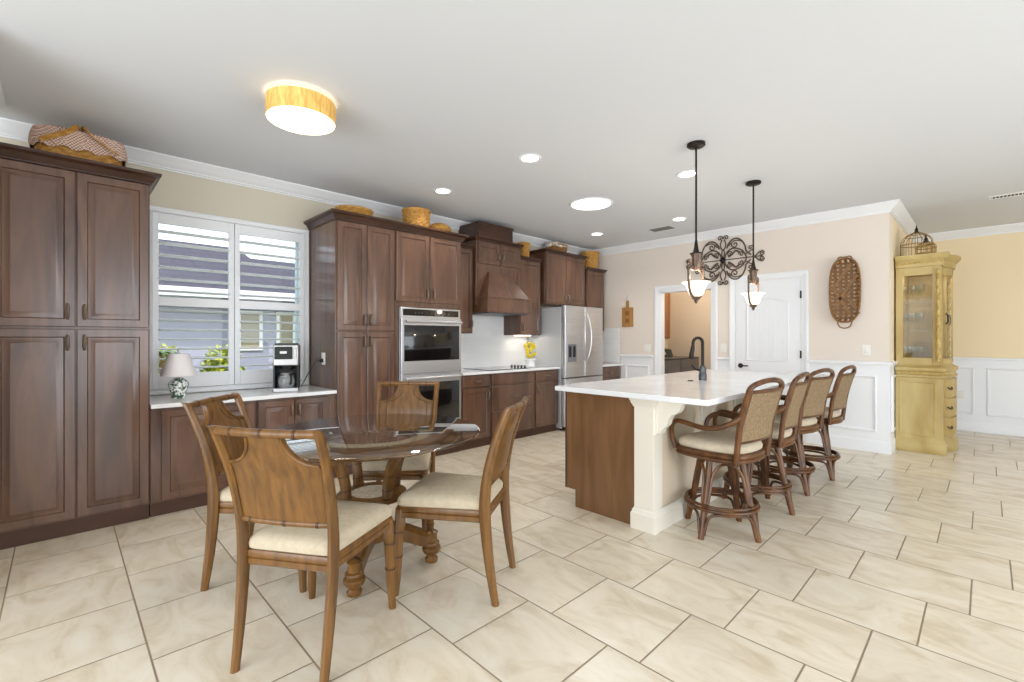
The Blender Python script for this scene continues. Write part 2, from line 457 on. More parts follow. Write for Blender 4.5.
for i in range(8):
    u = DX0+.20+i*.053
    d.box(u, u+.047, YF-.0115, YF-.008, 1.02, 1.72+.05*math.sin(PI*(i+.5)/8)).box(u, u+.047, YF-.0115, YF-.008, .28, .76)
struct('door_leaf', d, TRIM, door)
kx, kz = DX0+.065, .915
k = MB().tube([(kx, YF-.008, kz), (kx, YF-.016, kz)], .032, 16).cyl((kx, YF-.016, kz), (kx, YF-.06, kz), .01)
k.tube(cr([(kx, YF-.058, kz), (kx+.04, YF-.06, kz+.004), (kx+.08, YF-.058, kz), (kx+.11, YF-.055, kz+.004)], 4), [.012]*4+[.009]*9, 8)
struct('door_handle', k, BRONZED, door, label='dark bronze lever handle')
for z in (.22, 1.08, 1.82):
    struct('hinge', MB().box(DX1-.008, DX1+.010, YF-.016, YF-.006, z-.045, z+.045).cyl((DX1, YF-.018, z-.047), (DX1, YF-.018, z+.047), .006), BRONZED, door, label='dark bronze hinge')

# ---- window with plantation shutters
win = empty('window_1', (XL, 1.158, .8), kind='structure')
cs = MB().frame(.49, 1.786, .815, 2.358, .045, [(0, 0), (0, .022), (.010, .028), (.030, .024), (.040, .03), (.045, .024), (.045, -.14), (.035, -.14)], fx(XL))
struct('window_casing', cs, TRIM, win)
SASH = mat('pale aluminium sash', (206, 224, 226), .4)
sh = MB()
sh.frame(WY0, WY1, WZ0, WZ1, .045, [(0, .0), (0, .04), (.045, .04), (.045, 0)], fx(XL-.125))
sh.box(XL-.125, XL-.085, 1.125, 1.185, WZ0, WZ1)
sh.box(XL-.125, XL-.09, WY0, WY1, 1.56, 1.61)
struct('window_sash', sh, SASH, win)
struct('window_pane', MB().box(XL-.108, XL-.104, WY0+.02, WY1-.02, WZ0+.02, WZ1-.02), GLASS, win)
for a, b_ in ((.538, 1.125), (1.131, 1.738)):
    f = MB(); X0, X1 = XL-.012, XL+.018
    st = .042
    f.box(X0, X1, a, a+st, .862, 2.312).box(X0, X1, b_-st, b_, .862, 2.312)
    f.box(X0, X1, a+st, b_-st, 2.225, 2.312).box(X0, X1, a+st, b_-st, .862, .985).box(X0, X1, a+st, b_-st, 1.548, 1.622)
    shut = struct('shutter_frame', f, TRIM, win, bev=.003)
    lv = MB()
    zs = [1.622+.049+i*.0982 for i in range(6)] + [.985+.042+i*.0805 for i in range(7)]
    for z in zs:
        t = math.radians(7); c, s_ = math.cos(t), math.sin(t); ring0 = []
        for i in range(10):
            q = 2*PI*i/10; x = .043*math.cos(q); zz = .0068*math.sin(q)
            ring0.append((XL+.003+x*c-zz*s_, zz*c+x*s_+z))
        lv.loft([[(x, a+st+.002, zq) for x, zq in ring0], [(x, b_-st-.002, zq) for x, zq in ring0]])
    struct('louvers', lv, TRIM, shut)

# ================================================================ outside the window
G_LAWN = mat('lawn', (110, 130, 70), .95, c2=(140, 150, 90), scale=(6, 6, 6))
struct('ground_outside', MB().box(-30, XL-.16, -20, 30, -.3, -.12), G_LAWN, smooth=False)['label'] = 'grass outside the window'
nb = empty('neighbour_house', (-9.2, 3.5, -.12), 'lavender grey stucco house with a dark shingle roof outside the shuttered window', 'house')
NX = -8.6
part('house_wall', MB().box(NX-4, NX, -7, 16, -.12, 2.0), STUCCO, nb, smooth=False)
part('roof', MB().prism([(NX+.45, 1.99), (NX+.45, 2.03), (NX-3.4, 3.35), (NX-3.4, 1.99)], lambda u, v, d: (u, d, v), -8, 2.9), ROOF, nb, smooth=False)
part('roof_gable', MB().prism([(NX+.3, 1.99), (NX+.3, 2.03), (NX-3.4, 3.15), (NX-3.4, 1.99)], lambda u, v, d: (u, d, v), 2.9, 14), ROOF, nb, smooth=False)
part('fascia', MB().box(NX+.42, NX+.50, -8, 14, 1.90, 2.03), TRIM, nb, smooth=False)
SHADEG = mat('beige window shade', (168, 156, 138), .7)
for y0, y1 in ((2.12, 2.42), (2.72, 2.96)):
    fr = part('house_window', MB().frame(y0-.04, y1+.04, 1.08, 1.74, .05, [(0, 0), (0, .03), (.05, .03), (.05, 0)], fx(NX)), TRIM, nb, smooth=False)
    part('window_shade', MB().box(NX-.0, NX+.008, y0, y1, 1.12, 1.70), SHADEG, fr, smooth=False)

def leaves(mb, c, rx, ry, rz, n, size, rnd):
    for _ in range(n):
        while 1:
            p = Vector((rnd.uniform(-1, 1), rnd.uniform(-1, 1), rnd.uniform(-1, 1)))
            if .3 < p.length < 1: break
        q = Vector((c[0]+p.x*rx, c[1]+p.y*ry, c[2]+p.z*rz))
        a = Vector((rnd.gauss(0, 1), rnd.gauss(0, 1), rnd.gauss(0, .5))).normalized(); b_ = a.cross(Vector((rnd.gauss(0, 1), rnd.gauss(0, 1), 1))).normalized()
        L_ = size*rnd.uniform(.7, 1.3); W_ = L_*.42
        up = a.cross(b_)*L_*.12
        mb.add([q, q+a*L_*.5+b_*W_+up, q+a*L_, q+a*L_*.5-b_*W_+up], [(0, 1, 2), (0, 2, 3)])
LEAFY = mat('variegated yellow green leaf', (70, 100, 18), .6, c2=(206, 206, 60), scale=(16, 16, 16), detail=2)
def shrub(name, x, y, z0, z1, r, n, label, grp=None):
    rnd = random.Random(int(y*100))
    t = empty(name, (x, y, -.12), label, 'shrub', grp)
    st = MB()
    for i in range(6):
        a = i*PI/3; st.tube([(x, y, -.12), (x+r*.3*math.cos(a), y+r*.3*math.sin(a), (z0+z1)/2)], .012, 5)
    part('stem', st, BASKD, t)
    l = MB(); leaves(l, (x, y, (z0+z1)/2), r, r*1.15, (z1-z0)/2, int(n*1.4), .065, rnd)
    part('foliage', l, LEAFY, t, smooth=False)
shrub('hedge_shrub', -6.7, .86, .25, 1.20, .22, 900, 'yellow green leafy shrub outside window, left of the lamp')
shrub('hedge_shrub', -6.7, 1.45, .25, 1.20, .22, 900, 'yellow green leafy shrub outside window, right of the lamp')
shrub('hedge_shrub', -6.7, 2.18, .2, .98, .18, 260, 'small yellow green shrub seen behind the coffee maker')
rnd = random.Random(5)
palm = empty('small_palm', (-6.2, .78, -.12), 'small fan of green fronds above the lamp outside the window', 'plant')
pm = MB(); pm.cyl((-6.2, .78, -.12), (-6.2, .78, 1.1), .012, 6)
part('stem', pm, BASKD, palm)
pm = MB()
for i in range(12):
    a = i*PI/6; c, s_ = math.cos(a), math.sin(a)
    pts = [(-6.2+c*t*.22, .78+s_*t*.22, 1.1+.06*math.sin(PI*t)-.03*t) for t in (0, .35, .7, 1)]
    w_ = [.006, .022, .018, .001]
    for j in range(3):
        p, q = pts[j], pts[j+1]
        pm.add([(p[0]-s_*w_[j], p[1]+c*w_[j], p[2]), (p[0]+s_*w_[j], p[1]-c*w_[j], p[2]), (q[0]+s_*w_[j+1], q[1]-c*w_[j+1], q[2]), (q[0]-s_*w_[j+1], q[1]+c*w_[j+1], q[2])], [(0, 1, 2, 3)])
part('fronds', pm, LEAFG, palm, smooth=False)

# ================================================================ cabinets
DT = .02
RAISED = [(0, 0), (0, DT-.004), (.004, DT), (.050, DT), (.056, DT-.009), (.062, DT-.009), (.088, DT-.001), (.092, DT-.001)]
FLATD = [(0, 0), (0, DT-.006), (.006, DT-.001), (.012, DT)]
def handle(parent, P0, P1, out, mt=PULL):
    # bow pull between two points standing off along out
    P0, P1, out = Vector(P0), Vector(P1), Vector(out)
    m = MB(); a = P0+out*.022; b_ = P1+out*.022; mid = (a+b_)/2
    pts = cr([P0, P0+out*.014+(P1-P0)*.02, a+(b_-a)*.12, mid+out*.006, b_+(a-b_)*.12, P1+out*.014+(P0-P1)*.02, P1], 4)
    n = len(pts); rr = [.005+.005*math.sin(PI*i/(n-1))**2 for i in range(n)]
    m.tube(pts, rr, 8)
    for p in (P0, P1): m.lathe([(.009, 0), (.009, .002), (.005, .005)], p, 8) if False else m.tube([p, p+out*.004], .009, 8)
    return part('handle', m, mt, parent)
def door_x(root, x, y0, y1, z0, z1, hy=None, hz=None, prof=RAISED, mt=None, name='door'):
    sc_ = min(y1-y0, z1-z0)
    if prof is RAISED and sc_ < .24: prof = [(o*sc_/.24, d) for o, d in RAISED]
    d = part(name, MB().rect(y0, y1, z0, z1, prof, fx(x)), mt or CAB, root)
    if hy is not None:
        if isinstance(hz, tuple): handle(d, (x+DT, hy, hz[0]), (x+DT, hy, hz[1]), (1, 0, 0))
        else: handle(d, (x+DT, hy-.048, hz), (x+DT, hy+.048, hz), (1, 0, 0))
    return d
CCR = [(0, 0), (.012, 0), (.012, .012), (.02, .018), (.03, .04), (.045, .052), (.055, .056), (.06, .062), (.06, .078), (0, .078)]
def cab_crown(root, path, z, k=1):
    part('crown', moulding(MB(), path, [(o*k, h*k) for o, h in CCR], z), CABD, root)

XC = -4.15   # carcass front, doors stand on it
def carcass(root, x1, y0, y1, z0, z1, x0=XL+.002, mt=None, name='carcass'):
    return part(name, MB().box(x0, x1, y0, y1, z0, z1), mt or CAB, root, bev=.002)

# pantry at the left edge
t = empty('pantry_cabinet', (-4.45, .07, 0), 'tall dark wood pantry cabinet with four raised panel doors left of the window', 'cabinet')
carcass(t, XC, -.312, .456, .10, 2.38)
part('toe_kick', MB().box(XL+.01, XC-.005, -.30, .452, 0, .10), TOE, t)
cab_crown(t, [(XC+DT-.005, -.312), (XC+DT-.005, .456), (XL+.01, .456)], 2.362)
for a, b_, hy in ((-.306, .072, .035), (.078, .450, .115)):
    door_x(t, XC, a, b_, .112, 1.338, hy, (1.20, 1.30))
    door_x(t, XC, a, b_, 1.352, 2.360, hy, (1.40, 1.50))

# base cabinets under the window
t = empty('base_cabinet', (-4.45, .82, 0), 'low dark wood base cabinet under left half of window beside the pantry', 'cabinet')
carcass(t, XC, .459, 1.142, .10, .778)
part('toe_kick', MB().box(XL+.01, XC-.02, .459, 1.142, 0, .10), TOE, t)
door_x(t, XC, .520, 1.128, .115, .760)
t = empty('base_cabinet', (-4.45, 1.47, 0), 'low dark wood base cabinet with two small doors below the coffee maker', 'cabinet')
carcass(t, XC, 1.145, 1.792, .10, .778)
part('toe_kick', MB().box(XL+.01, XC-.02, 1.145, 1.792, 0, .10), TOE, t)
door_x(t, XC, 1.152, 1.436, .115, .760, 1.41, (.62, .72)); door_x(t, XC, 1.442, 1.726, .115, .760, 1.47, (.62, .72))
cw = MB().box(XL+.002, -4.10, .458, 1.792, .78, .81)
tag(part('window_countertop', cw, QUARTZ, bev=.003), 'white quartz countertop under the shuttered window', 'countertop')

# oven tower
t = empty('tall_cabinet', (-4.45, 2.1, 0), 'tall dark wood cabinet with four narrow doors between window and ovens', 'cabinet')
carcass(t, XC, 1.795, 2.405, .10, 2.38)
part('toe_kick', MB().box(XL+.01, XC-.02, 1.795, 2.405, 0, .10), TOE, t)
cab_crown(t, [(XL+.01, 1.795), (XC+DT-.005, 1.795), (XC+DT-.005, 2.406)], 2.362)
for a, b_, hy in ((1.812, 2.098, 2.07), (2.104, 2.390, 2.132)):
    door_x(t, XC, a, b_, .112, 1.338, hy, (1.20, 1.30))
    door_x(t, XC, a, b_, 1.352, 2.360, hy, (1.40, 1.50))
t = empty('oven_cabinet', (-4.45, 2.82, 0), 'dark wood oven cabinet with two doors above the double oven', 'cabinet')
c = MB().box(XL+.002, XC, 2.408, 2.446, .10, 2.38).box(XL+.002, XC, 3.222, 3.238, .10, 2.38).box(XL+.002, XC, 2.446, 3.222, 1.602, 2.38).box(XL+.002, XC, 2.446, 3.222, .10, .30).box(XL+.002, XL+.02, 2.446, 3.222, .3, 1.602)
part('carcass', c, CAB, t)
part('toe_kick', MB().box(XL+.01, XC-.02, 2.408, 3.238, 0, .10), TOE, t)
cab_crown(t, [(XC+DT-.005, 2.407), (XC+DT-.005, 3.238), (XL+.01, 3.238)], 2.362)
door_x(t, XC, 2.416, 2.812, 1.655, 2.360, 2.775, (1.70, 1.80)); door_x(t, XC, 2.820, 3.222, 1.655, 2.360, 2.857, (1.70, 1.80))
door_x(t, XC, 2.42, 3.222, .115, .285, 2.82, .20, FLATD, name='drawer')

# double wall oven
t = empty('double_wall_oven', (-4.4, 2.834, .305), 'stainless steel double wall oven with black glass windows in dark wood', 'oven')
XO = -4.135; y0, y1 = 2.453, 3.215
part('housing', MB().box(-4.70, XO, y0, y1, .305, 1.597), STEELL, t, bev=.003)
cp = part('control_panel', MB().box(XO, XO+.012, y0+.004, y1-.004, 1.497, 1.594), STEELL, t, bev=.003)
part('display', MB().box(XO+.012, XO+.015, y0+.03, y1-.03, 1.512, 1.580), BLACKG, cp)
for yy in (2.62, 2.66, 2.70, 2.96, 3.0, 3.04): part('button', MB().box(XO+.015, XO+.0165, yy, yy+.014, 1.535, 1.549), STEELD, cp)
def oven_door(z0, z1, g0, g1, hz):
    d = part('oven_door', MB().rect(y0+.003, y1-.003, z0, z1, [(0, 0), (0, .028), (.003, .031)], fx(XO)), STEELL, t)
    part('door_window', MB().rect(y0+.032, y1-.032, g0, g1, [(0, .0), (0, .002), (.002, .003)], fx(XO+.031)), BLACKG, d)
    h = MB().cyl((XO+.075, y0+.03, hz), (XO+.075, y1-.03, hz), .0135)
    for yy in (y0+.07, y1-.07): h.cyl((XO+.03, yy, hz), (XO+.075, yy, hz), .009)
    part('handle', h, STEELL, d)
oven_door(.918, 1.490, 1.045, 1.415, 1.452)
oven_door(.310, .908, .400, .815, .868)

# wall cabinets right of the oven
def wall_cab(label, y0, y1, x1, z0, z1, doors, hz, crown=True, left=True, name='wall_cabinet', cpath=None):
    t = empty(name, ((XL+x1)/2, (y0+y1)/2, z0), label, 'cabinet')
    carcass(t, x1, y0, y1, z0, z1)
    for a, b_, hy in doors: door_x(t, x1, a, b_, z0+.012, z1-.02, hy, hz)
    if crown: cab_crown(t, cpath or [(XL+.01, y0), (x1+DT-.005, y0), (x1+DT-.005, y1), (XL+.01, y1)], z1-.016, .6)
    return t
wall_cab('narrow dark wood wall cabinet between the oven tower and range hood', 3.30, 3.655, -4.45, 1.34, 2.39, [(3.315, 3.645, 3.62)], (1.41, 1.51), cpath=[(-4.435, 3.30), (-4.435, 3.655)])
wall_cab('narrow dark wood wall cabinet between range hood and refrigerator', 4.475, 4.905, -4.45, 1.325, 2.37, [(4.49, 4.89, 4.525)], (1.38, 1.48), cpath=[(-4.435, 4.475), (-4.435, 4.905)])
uc = [o for o in bpy.data.objects if o.name == 'wall_cabinet.001'][0]
part('under_cabinet_light', MB().box(-4.62, -4.56, 4.55, 4.83, 1.312, 1.325), emis('lit under cabinet strip', (255, 236, 210), 3), uc)
light('under_cabinet_lamp', 'AREA', (-4.59, 4.69, 1.308), .6, (1, .9, .78), (0, 0, 0), (.06, .28))
t = wall_cab('dark wood two door cabinet above the refrigerator', 4.965, 5.905, -4.42, 1.775, 2.53, [(4.98, 5.43, 5.395), (5.438, 5.89, 5.475)], (1.83, 1.93))
wall_cab('narrow dark wood wall cabinet at the far wall corner', 5.99, 6.47, -4.45, 1.40, 2.38, [(6.005, 6.455, 6.04)], (1.45, 1.55), cpath=[(-4.435, 5.99), (-4.435, 6.47), (XL+.01, 6.47)])

# range hood
t = empty('range_hood', (-4.5, 4.06, 1.59), 'dark wood range hood with flared chimney and two small doors above cooktop', 'range hood')
HX = -4.40
part('hood_cabinet', MB().box(XL+.002, HX, 3.67, 4.46, 1.70, 2.51), CAB, t, bev=.002)
door_x(t, HX, 3.70, 4.06, 2.215, 2.475, 4.03, (2.28, 2.36)); door_x(t, HX, 4.068, 4.43, 2.215, 2.475, 4.10, (2.28, 2.36))
part('trim_panel', MB().frame(3.70, 4.43, 1.80, 2.18, .03, [(0, 0), (0, .008), (.03, .004), (.03, 0)], fx(HX)), CAB, t)
part('soffit_box', MB().box(XL+.002, HX+.05, 3.68, 4.26, 2.53, HC-.06).box(XL+.002, HX+.06, 3.67, 4.27, HC-.08, HC-.055), CABD, t, bev=.003)
cab_crown(t, [(XL+.01, 3.67), (HX+.0, 3.67), (HX+.0, 4.46), (XL+.01, 4.46)], 2.49, .6)
b0 = [(HX+.0, 3.67), (HX+.20, 3.70), (HX+.20, 4.43), (HX+.0, 4.46)]
part('flared_chimney', MB().loft([[(HX, 3.70, 1.79), (HX+.19, 3.70, 1.79), (HX+.19, 4.43, 1.79), (HX, 4.43, 1.79)], [(HX, 3.86, 2.11), (HX+.035, 3.86, 2.11), (HX+.035, 4.21, 2.11), (HX, 4.21, 2.11)]]), CAB, t)
part('mantle', MB().box(HX-.2, HX+.205, 3.685, 4.445, 1.60, 1.775).box(HX-.2, HX+.215, 3.675, 4.455, 1.775, 1.79), CAB, t, bev=.002)
part('liner', MB().box(XL+.02, HX+.18, 3.72, 4.42, 1.585, 1.62), STEELD, t)

# base run with cooktop
t = empty('drawer_base_cabinet', (-4.45, 3.46, 0), 'dark wood base cabinet with one drawer and one door beside the ovens', 'cabinet')
carcass(t, XC, 3.241, 3.682, .10, .858); part('toe_kick', MB().box(XL+.01, XC-.03, 3.241, 3.682, 0, .10), TOE, t)
door_x(t, XC, 3.255, 3.668, .715, .845, 3.46, .78, FLATD, name='drawer'); door_x(t, XC, 3.255, 3.668, .115, .700, 3.635, (.56, .66))
t = empty('drawer_base_cabinet', (-4.45, 4.07, 0), 'wide dark wood three drawer base cabinet under the cooktop', 'cabinet')
carcass(t, XC, 3.684, 4.452, .10, .858); part('toe_kick', MB().box(XL+.01, XC-.03, 3.684, 4.452, 0, .10), TOE, t)
door_x(t, XC, 3.698, 4.438, .715, .845, None, None, FLATD, name='drawer'); door_x(t, XC, 3.698, 4.438, .415, .700, 4.07, .56, FLATD, name='drawer'); door_x(t, XC, 3.698, 4.438, .115, .400, 4.07, .26, FLATD, name='drawer')
t = empty('drawer_base_cabinet', (-4.45, 4.69, 0), 'dark wood base cabinet with one drawer and one door beside the refrigerator', 'cabinet')
carcass(t, XC, 4.454, 4.930, .10, .858); part('toe_kick', MB().box(XL+.01, XC-.03, 4.454, 4.930, 0, .10), TOE, t)
door_x(t, XC, 4.470, 4.915, .715, .845, 4.69, .78, FLATD, name='drawer'); door_x(t, XC, 4.470, 4.915, .115, .700, 4.505, (.56, .66))
tag(part('cooktop_countertop', MB().box(XL+.002, -4.105, 3.241, 4.935, .86, .89), QUARTZ, bev=.003), 'white quartz countertop under the black cooktop', 'countertop')
struct('trim_10', MB().box(XL, XL+.008, 3.241, 4.94, .89, 1.60), SPLASH, smooth=False)
struct('trim_11', MB().box(-4.75, -4.20, YF-.008, YF, .885, 1.45), SPLASHF, smooth=False)
t = empty('cooktop', (-4.42, 4.07, .89), 'black glass cooktop with a row of knobs set in white counter', 'cooktop')
part('glass_top', MB().box(-4.68, -4.17, 3.70, 4.44, .891, .897), BLACKG, t, bev=.002)
for i in range(5):
    x = -4.50+i*.062
    part('knob', MB().lathe([(.017, 0), (.017, .006), (.013, .010), (.012, .024), (.010, .026)], (x, 4.385, .897), 12), BLACK, t)
for bx_, by_, br_ in ((-4.30, 3.87, .09), (-4.55, 3.87, .075), (-4.53, 4.16, .09)): part('burner_ring', MB().loft([[(bx_+r*math.cos(2*PI*j/32), by_+r*math.sin(2*PI*j/32), z) for j in range(32)] for r, z in ((br_, .897), (br_, .8976), (br_-.004, .8976), (br_-.004, .897))], close=True), STEELD, t)
# far base cabinet beyond the refrigerator
t = empty('drawer_base_cabinet', (-4.45, 6.2, 0), 'dark wood drawer base cabinet in the corner beyond the refrigerator', 'cabinet')
carcass(t, XC-.02, 5.87, 6.52, .10, .838); part('toe_kick', MB().box(XL+.01, XC-.05, 5.87, 6.52, 0, .10), TOE, t)
for z0, z1 in ((.665, .825), (.395, .650), (.115, .380)): door_x(t, XC-.02, 5.885, 6.505, z0, z1, 6.2, (z0+z1)/2, FLATD, name='drawer')
tag(part('corner_countertop', MB().box(XL+.002, -4.125, 5.865, 6.535, .84, .87), QUARTZ, bev=.003), 'short counter slab in corner beyond the refrigerator', 'countertop')

# refrigerator
t = empty('refrigerator', (-4.4, 5.4, 0), 'stainless steel french door refrigerator with ice dispenser', 'refrigerator')
FY0, FY1, FX = 4.95, 5.84, -4.105
part('body', MB().box(-4.73, FX, FY0, FY1, .03, 1.715), mat('grey fridge side', (200, 202, 204), .4, metal=.35), t, bev=.006)
part('gasket', MB().box(FX, FX+.012, FY0+.012, FY1-.012, .06, 1.69), BLACK, t)
for a, b_ in ((FY0+.01, FY0+.10), (FY1-.10, FY1-.01)): part('hinge_cover', MB().box(FX-.12, FX+.05, a, b_, 1.715, 1.745), STEELD, t, bev=.004)
for a, b_ in ((-4.15, FY0+.06), (-4.15, FY1-.06), (-4.65, FY0+.06), (-4.65, FY1-.06)): part('foot', MB().cyl((a, b_, 0), (a, b_, .03), .02), BLACK, t)
part('base_grille', MB().box(-4.2, FX, FY0+.03, FY1-.03, .01, .06), BLACK, t)
ym = (FY0+FY1)/2
def fr_door(nm, a, b_, z0, z1):
    return part(nm, MB().rect(a, b_, z0, z1, [(0, 0), (0, .055), (.006, .063), (.02, .066)], fx(FX+.012)), STEEL, t)
dl = fr_door('door', FY0, ym-.003, .735, 1.735); dr = fr_door('door', ym+.003, FY1, .735, 1.735); fz = fr_door('freezer_drawer', FY0, FY1, .065, .722)
FF = FX+.078
for d, yy, sg in ((dl, ym-.030, -1), (dr, ym+.030, 1)):
    pts = cr([(FF, yy, 1.62), (FF+.035, yy+sg*.004, 1.585), (FF+.055, yy+sg*.035, 1.44), (FF+.06, yy+sg*.045, 1.30), (FF+.055, yy+sg*.035, 1.16), (FF+.035, yy+sg*.004, 1.0), (FF, yy, .965)], 6)
    part('handle', MB().tube(pts, .0125, 10), STEELL, d)
part('handle', MB().tube(cr([(FF, FY0+.10, .655), (FF+.045, FY0+.13, .655), (FF+.055, ym, .655), (FF+.045, FY1-.13, .655), (FF, FY1-.10, .655)], 6), .0125, 10), STEELL, fz)
dp = part('dispenser', MB().frame(4.985, 5.205, .94, 1.32, .012, [(0, 0), (0, .004), (.012, .004), (.012, 0)], fx(FF)).box(FF, FF+.003, 4.997, 5.193, 1.20, 1.31), STEELL, dl)
part('dispenser_recess', MB().box(FF-.004, FF+.002, 4.997, 5.193, .952, 1.198), mat('mid grey recess', (128, 130, 134), .4, metal=.3), dp)
part('paddle', MB().box(FF+.002, FF+.014, 5.03, 5.07, 1.02, 1.17).box(FF+.002, FF+.014, 5.12, 5.16, 1.02, 1.17), BLACK, dp, bev=.003)

# ================================================================ island
t = empty('kitchen_island', (-1.9, 4.05, 0), 'kitchen island with brown wood end panel and cream corner post', 'island')
IX0, IX1, IY0, IY1 = -2.265, -1.60, 2.80, 5.36
PANM = mat('warm brown veneer panel', (106, 74, 46), .35, c2=(128, 92, 60), scale=(14, 14, 1.4), detail=5, dist=.8, coat=.15)
c = MB().prism([(IX0, .13), (IX0+.085, .13), (IX0+.085, 0), (IX1-.02, 0), (IX1-.02, .878), (IX0, .878)], fy(IY0), 0, -.02)
part('end_panel', c, PANM, t)
part('end_stile', MB().box(IX0-.012, IX0, IY0-.002, IY0+.02, .13, .878), CABD, t)
part('cabinet_body', MB().box(IX0, -1.66, IY0+.02, IY1, .13, .878).box(IX0+.08, -1.66, IY0+.02, IY1, 0, .13), CAB, t)
n = 5
for i in range(n):
    a = IY0+.03+i*(IY1-IY0-.04)/n; b_ = a+(IY1-IY0-.04)/n-.006
    d = part('door', MB().rect(a, b_, .15, .86, RAISED, lambda u, v, dd: (IX0-dd, u, v)), CAB, t)
    handle(d, (IX0-DT, b_-.04, .70), (IX0-DT, b_-.04, .80), (-1, 0, 0))
part('seating_wall', MB().box(-1.66, -1.53, IY0+.02, IY1, 0, .878), BEIGEW, t)
px0, px1 = -1.665, -1.523
part('corner_post', MB().box(px0, px1, 2.778, 2.90, 0, .878), CREAMT, t, bev=.002)
part('post_capital', moulding(MB(), [(px0, 2.90), (px0, 2.778), (px1, 2.778), (px1, 2.90)][::1], [(0, 0), (.006, 0), (.008, .012), (.014, .02), (.02, .04), (.024, .045), (.024, .058), (0, .058)], .82), CREAMT, t)
part('baseboard', moulding(MB(), [(px0, 2.90), (px0, 2.778), (px1, 2.778), (px1, IY1), (-1.66, IY1)], [(0, 0), (.018, 0), (.018, .105), (.012, .112), (.010, .125), (.004, .135), (0, .14)], 0), CREAMT, t)
cor = [(0, .878), (.19, .878), (.19, .855), (.18, .85), (.172, .82), (.15, .795), (.12, .785), (.10, .76), (.09, .72), (.075, .70), (.05, .68), (.045, .655), (0, .655)]
for yy in (2.808, 3.50, 4.16, 4.82):
    m = MB().prism(cor, lambda u, v, d: (-1.53+u, d, v), yy, yy+.06)
    m.prism([(.0, .63), (.02, .65), (.02, .86), (0, .86)], lambda u, v, d: (-1.53+u, d, v), yy-.012, yy+.072)
    part('corbel', m, CREAMT, t)
ct = MB().box(-2.305, -1.135, 2.705, 5.46, .88, .915)
tag(part('island_countertop', ct, QUARTZ, bev=.004), 'long white quartz slab on the kitchen island', 'countertop')
# faucet
t = empty('kitchen_faucet', (-1.725, 4.0, .915), 'dark gooseneck pull down faucet on the island countertop', 'faucet')
fxx, fyy = -1.725, 4.0
part('base', MB().lathe([(.033, 0), (.033, .05), (.028, .06), (.030, .065), (.028, .10), (.020, .125)], (fxx, fyy, .915), 16), STEELD, t)
dx, dy = -.68, -.73
pts = [(fxx, fyy, 1.03), (fxx, fyy, 1.24)]
for i in range(1, 10):
    a = PI*i/9; r = .042
    pts.append((fxx+dx*(r-r*math.cos(a)), fyy+dy*(r-r*math.cos(a)), 1.24+r*math.sin(a)))
pts.append((fxx+dx*.086, fyy+dy*.086, 1.20))
part('spout', MB().tube(pts, .0135, 10), BRONZED, t)
part('spray_head', MB().tube([(fxx+dx*.086, fyy+dy*.086, 1.21), (fxx+dx*.092, fyy+dy*.092, 1.17), (fxx+dx*.102, fyy+dy*.102, 1.11), (fxx+dx*.103, fyy+dy*.103, 1.10)], [.016, .018, .021, .016], 12), BRONZED, t)
part('lever', MB().tube(cr([(fxx-.02, fyy-.02, 1.0), (fxx-.05, fyy-.045, 1.015), (fxx-.07, fyy-.06, 1.05)], 4), .008, 8), BRONZED, t)
tag(part('sink_air_switch', MB().lathe([(.024, 0), (.024, .004), (.018, .008), (.008, .009)], (-1.76, 3.84, .915), 16), BRONZED), 'small dark round button beside the faucet on island', 'button')

# ================================================================ dining table
TX, TY = -2.44, 1.27
t = empty('dining_table', (TX, TY, 0), 'round glass topped dining table on a carved wooden pedestal', 'table')
TW = CHW
part('glass_top', MB().lathe([(.604, 0), (.610, .003), (.610, .010), (.604, .013)], (TX, TY, .738), 72), TGLASS, t, label='clear round glass top')
part('top_ring', MB().loft([[(TX+r*math.cos(2*PI*j/56), TY+r*math.sin(2*PI*j/56), z) for j in range(56)] for r, z in ((.25, .705), (.48, .700), (.492, .708), (.498, .718), (.49, .732), (.25, .732))], close=True), TW, t)
part('inlay_ring', MB().loft([[(TX+r*math.cos(2*PI*j/56), TY+r*math.sin(2*PI*j/56), z) for j in range(56)] for r, z in ((.262, .7325), (.262, .7335), (.335, .7335), (.335, .7325))], close=True), mat('pale woven inlay', (196, 180, 150), .7, c2=(150, 132, 104), scale=(90, 90, 90)), t)
part('tabletop_frame', MB().loft([[(TX+r*math.cos(2*PI*j/56), TY+r*math.sin(2*PI*j/56), z) for j in range(56)] for r, z in ((.22, .68), (.36, .68), (.36, .704), (.22, .704))], close=True), TW, t)
for k in range(4):
    a = math.radians(3+90*k); c, s_ = math.cos(a), math.sin(a)
    prof = [(.155, .405, .020), (.160, .47, .022), (.175, .54, .022), (.205, .60, .022), (.25, .65, .024), (.30, .685, .026)]
    part('leg', MB().tube(cr([(TX+r*c, TY+r*s_, z) for r, z, w_ in prof], 3), .027, 8, sq=(.8, 1.15)), TW, t)
    for z, r in ((.45, .158), (.53, .172)): part('binding', MB().tube([(TX+r*c, TY+r*s_, z), (TX+(r+.001)*c, TY+(r+.001)*s_, z+.005)], .029, 8, sq=(.8, 1.15)), CHD, t)
part('shelf', MB().lathe([(.18, 0), (.192, .006), (.196, .016), (.190, .028), (.18, .032), (.115, .032)], (TX, TY, .375), 40), TW, t)
part('shelf_inlay', MB().lathe([(.114, 0), (.112, .002)], (TX, TY, .4065), 32), mat('pale stone inlay', (206, 196, 180), .4, c2=(170, 156, 136), scale=(50, 50, 50)), t)
part('column', MB().lathe([(.085, .14), (.095, .16), (.10, .19), (.075, .22), (.055, .25), (.050, .29), (.06, .32), (.085, .34), (.10, .36), (.11, .376)], (TX, TY, 0), 24), TW, t)
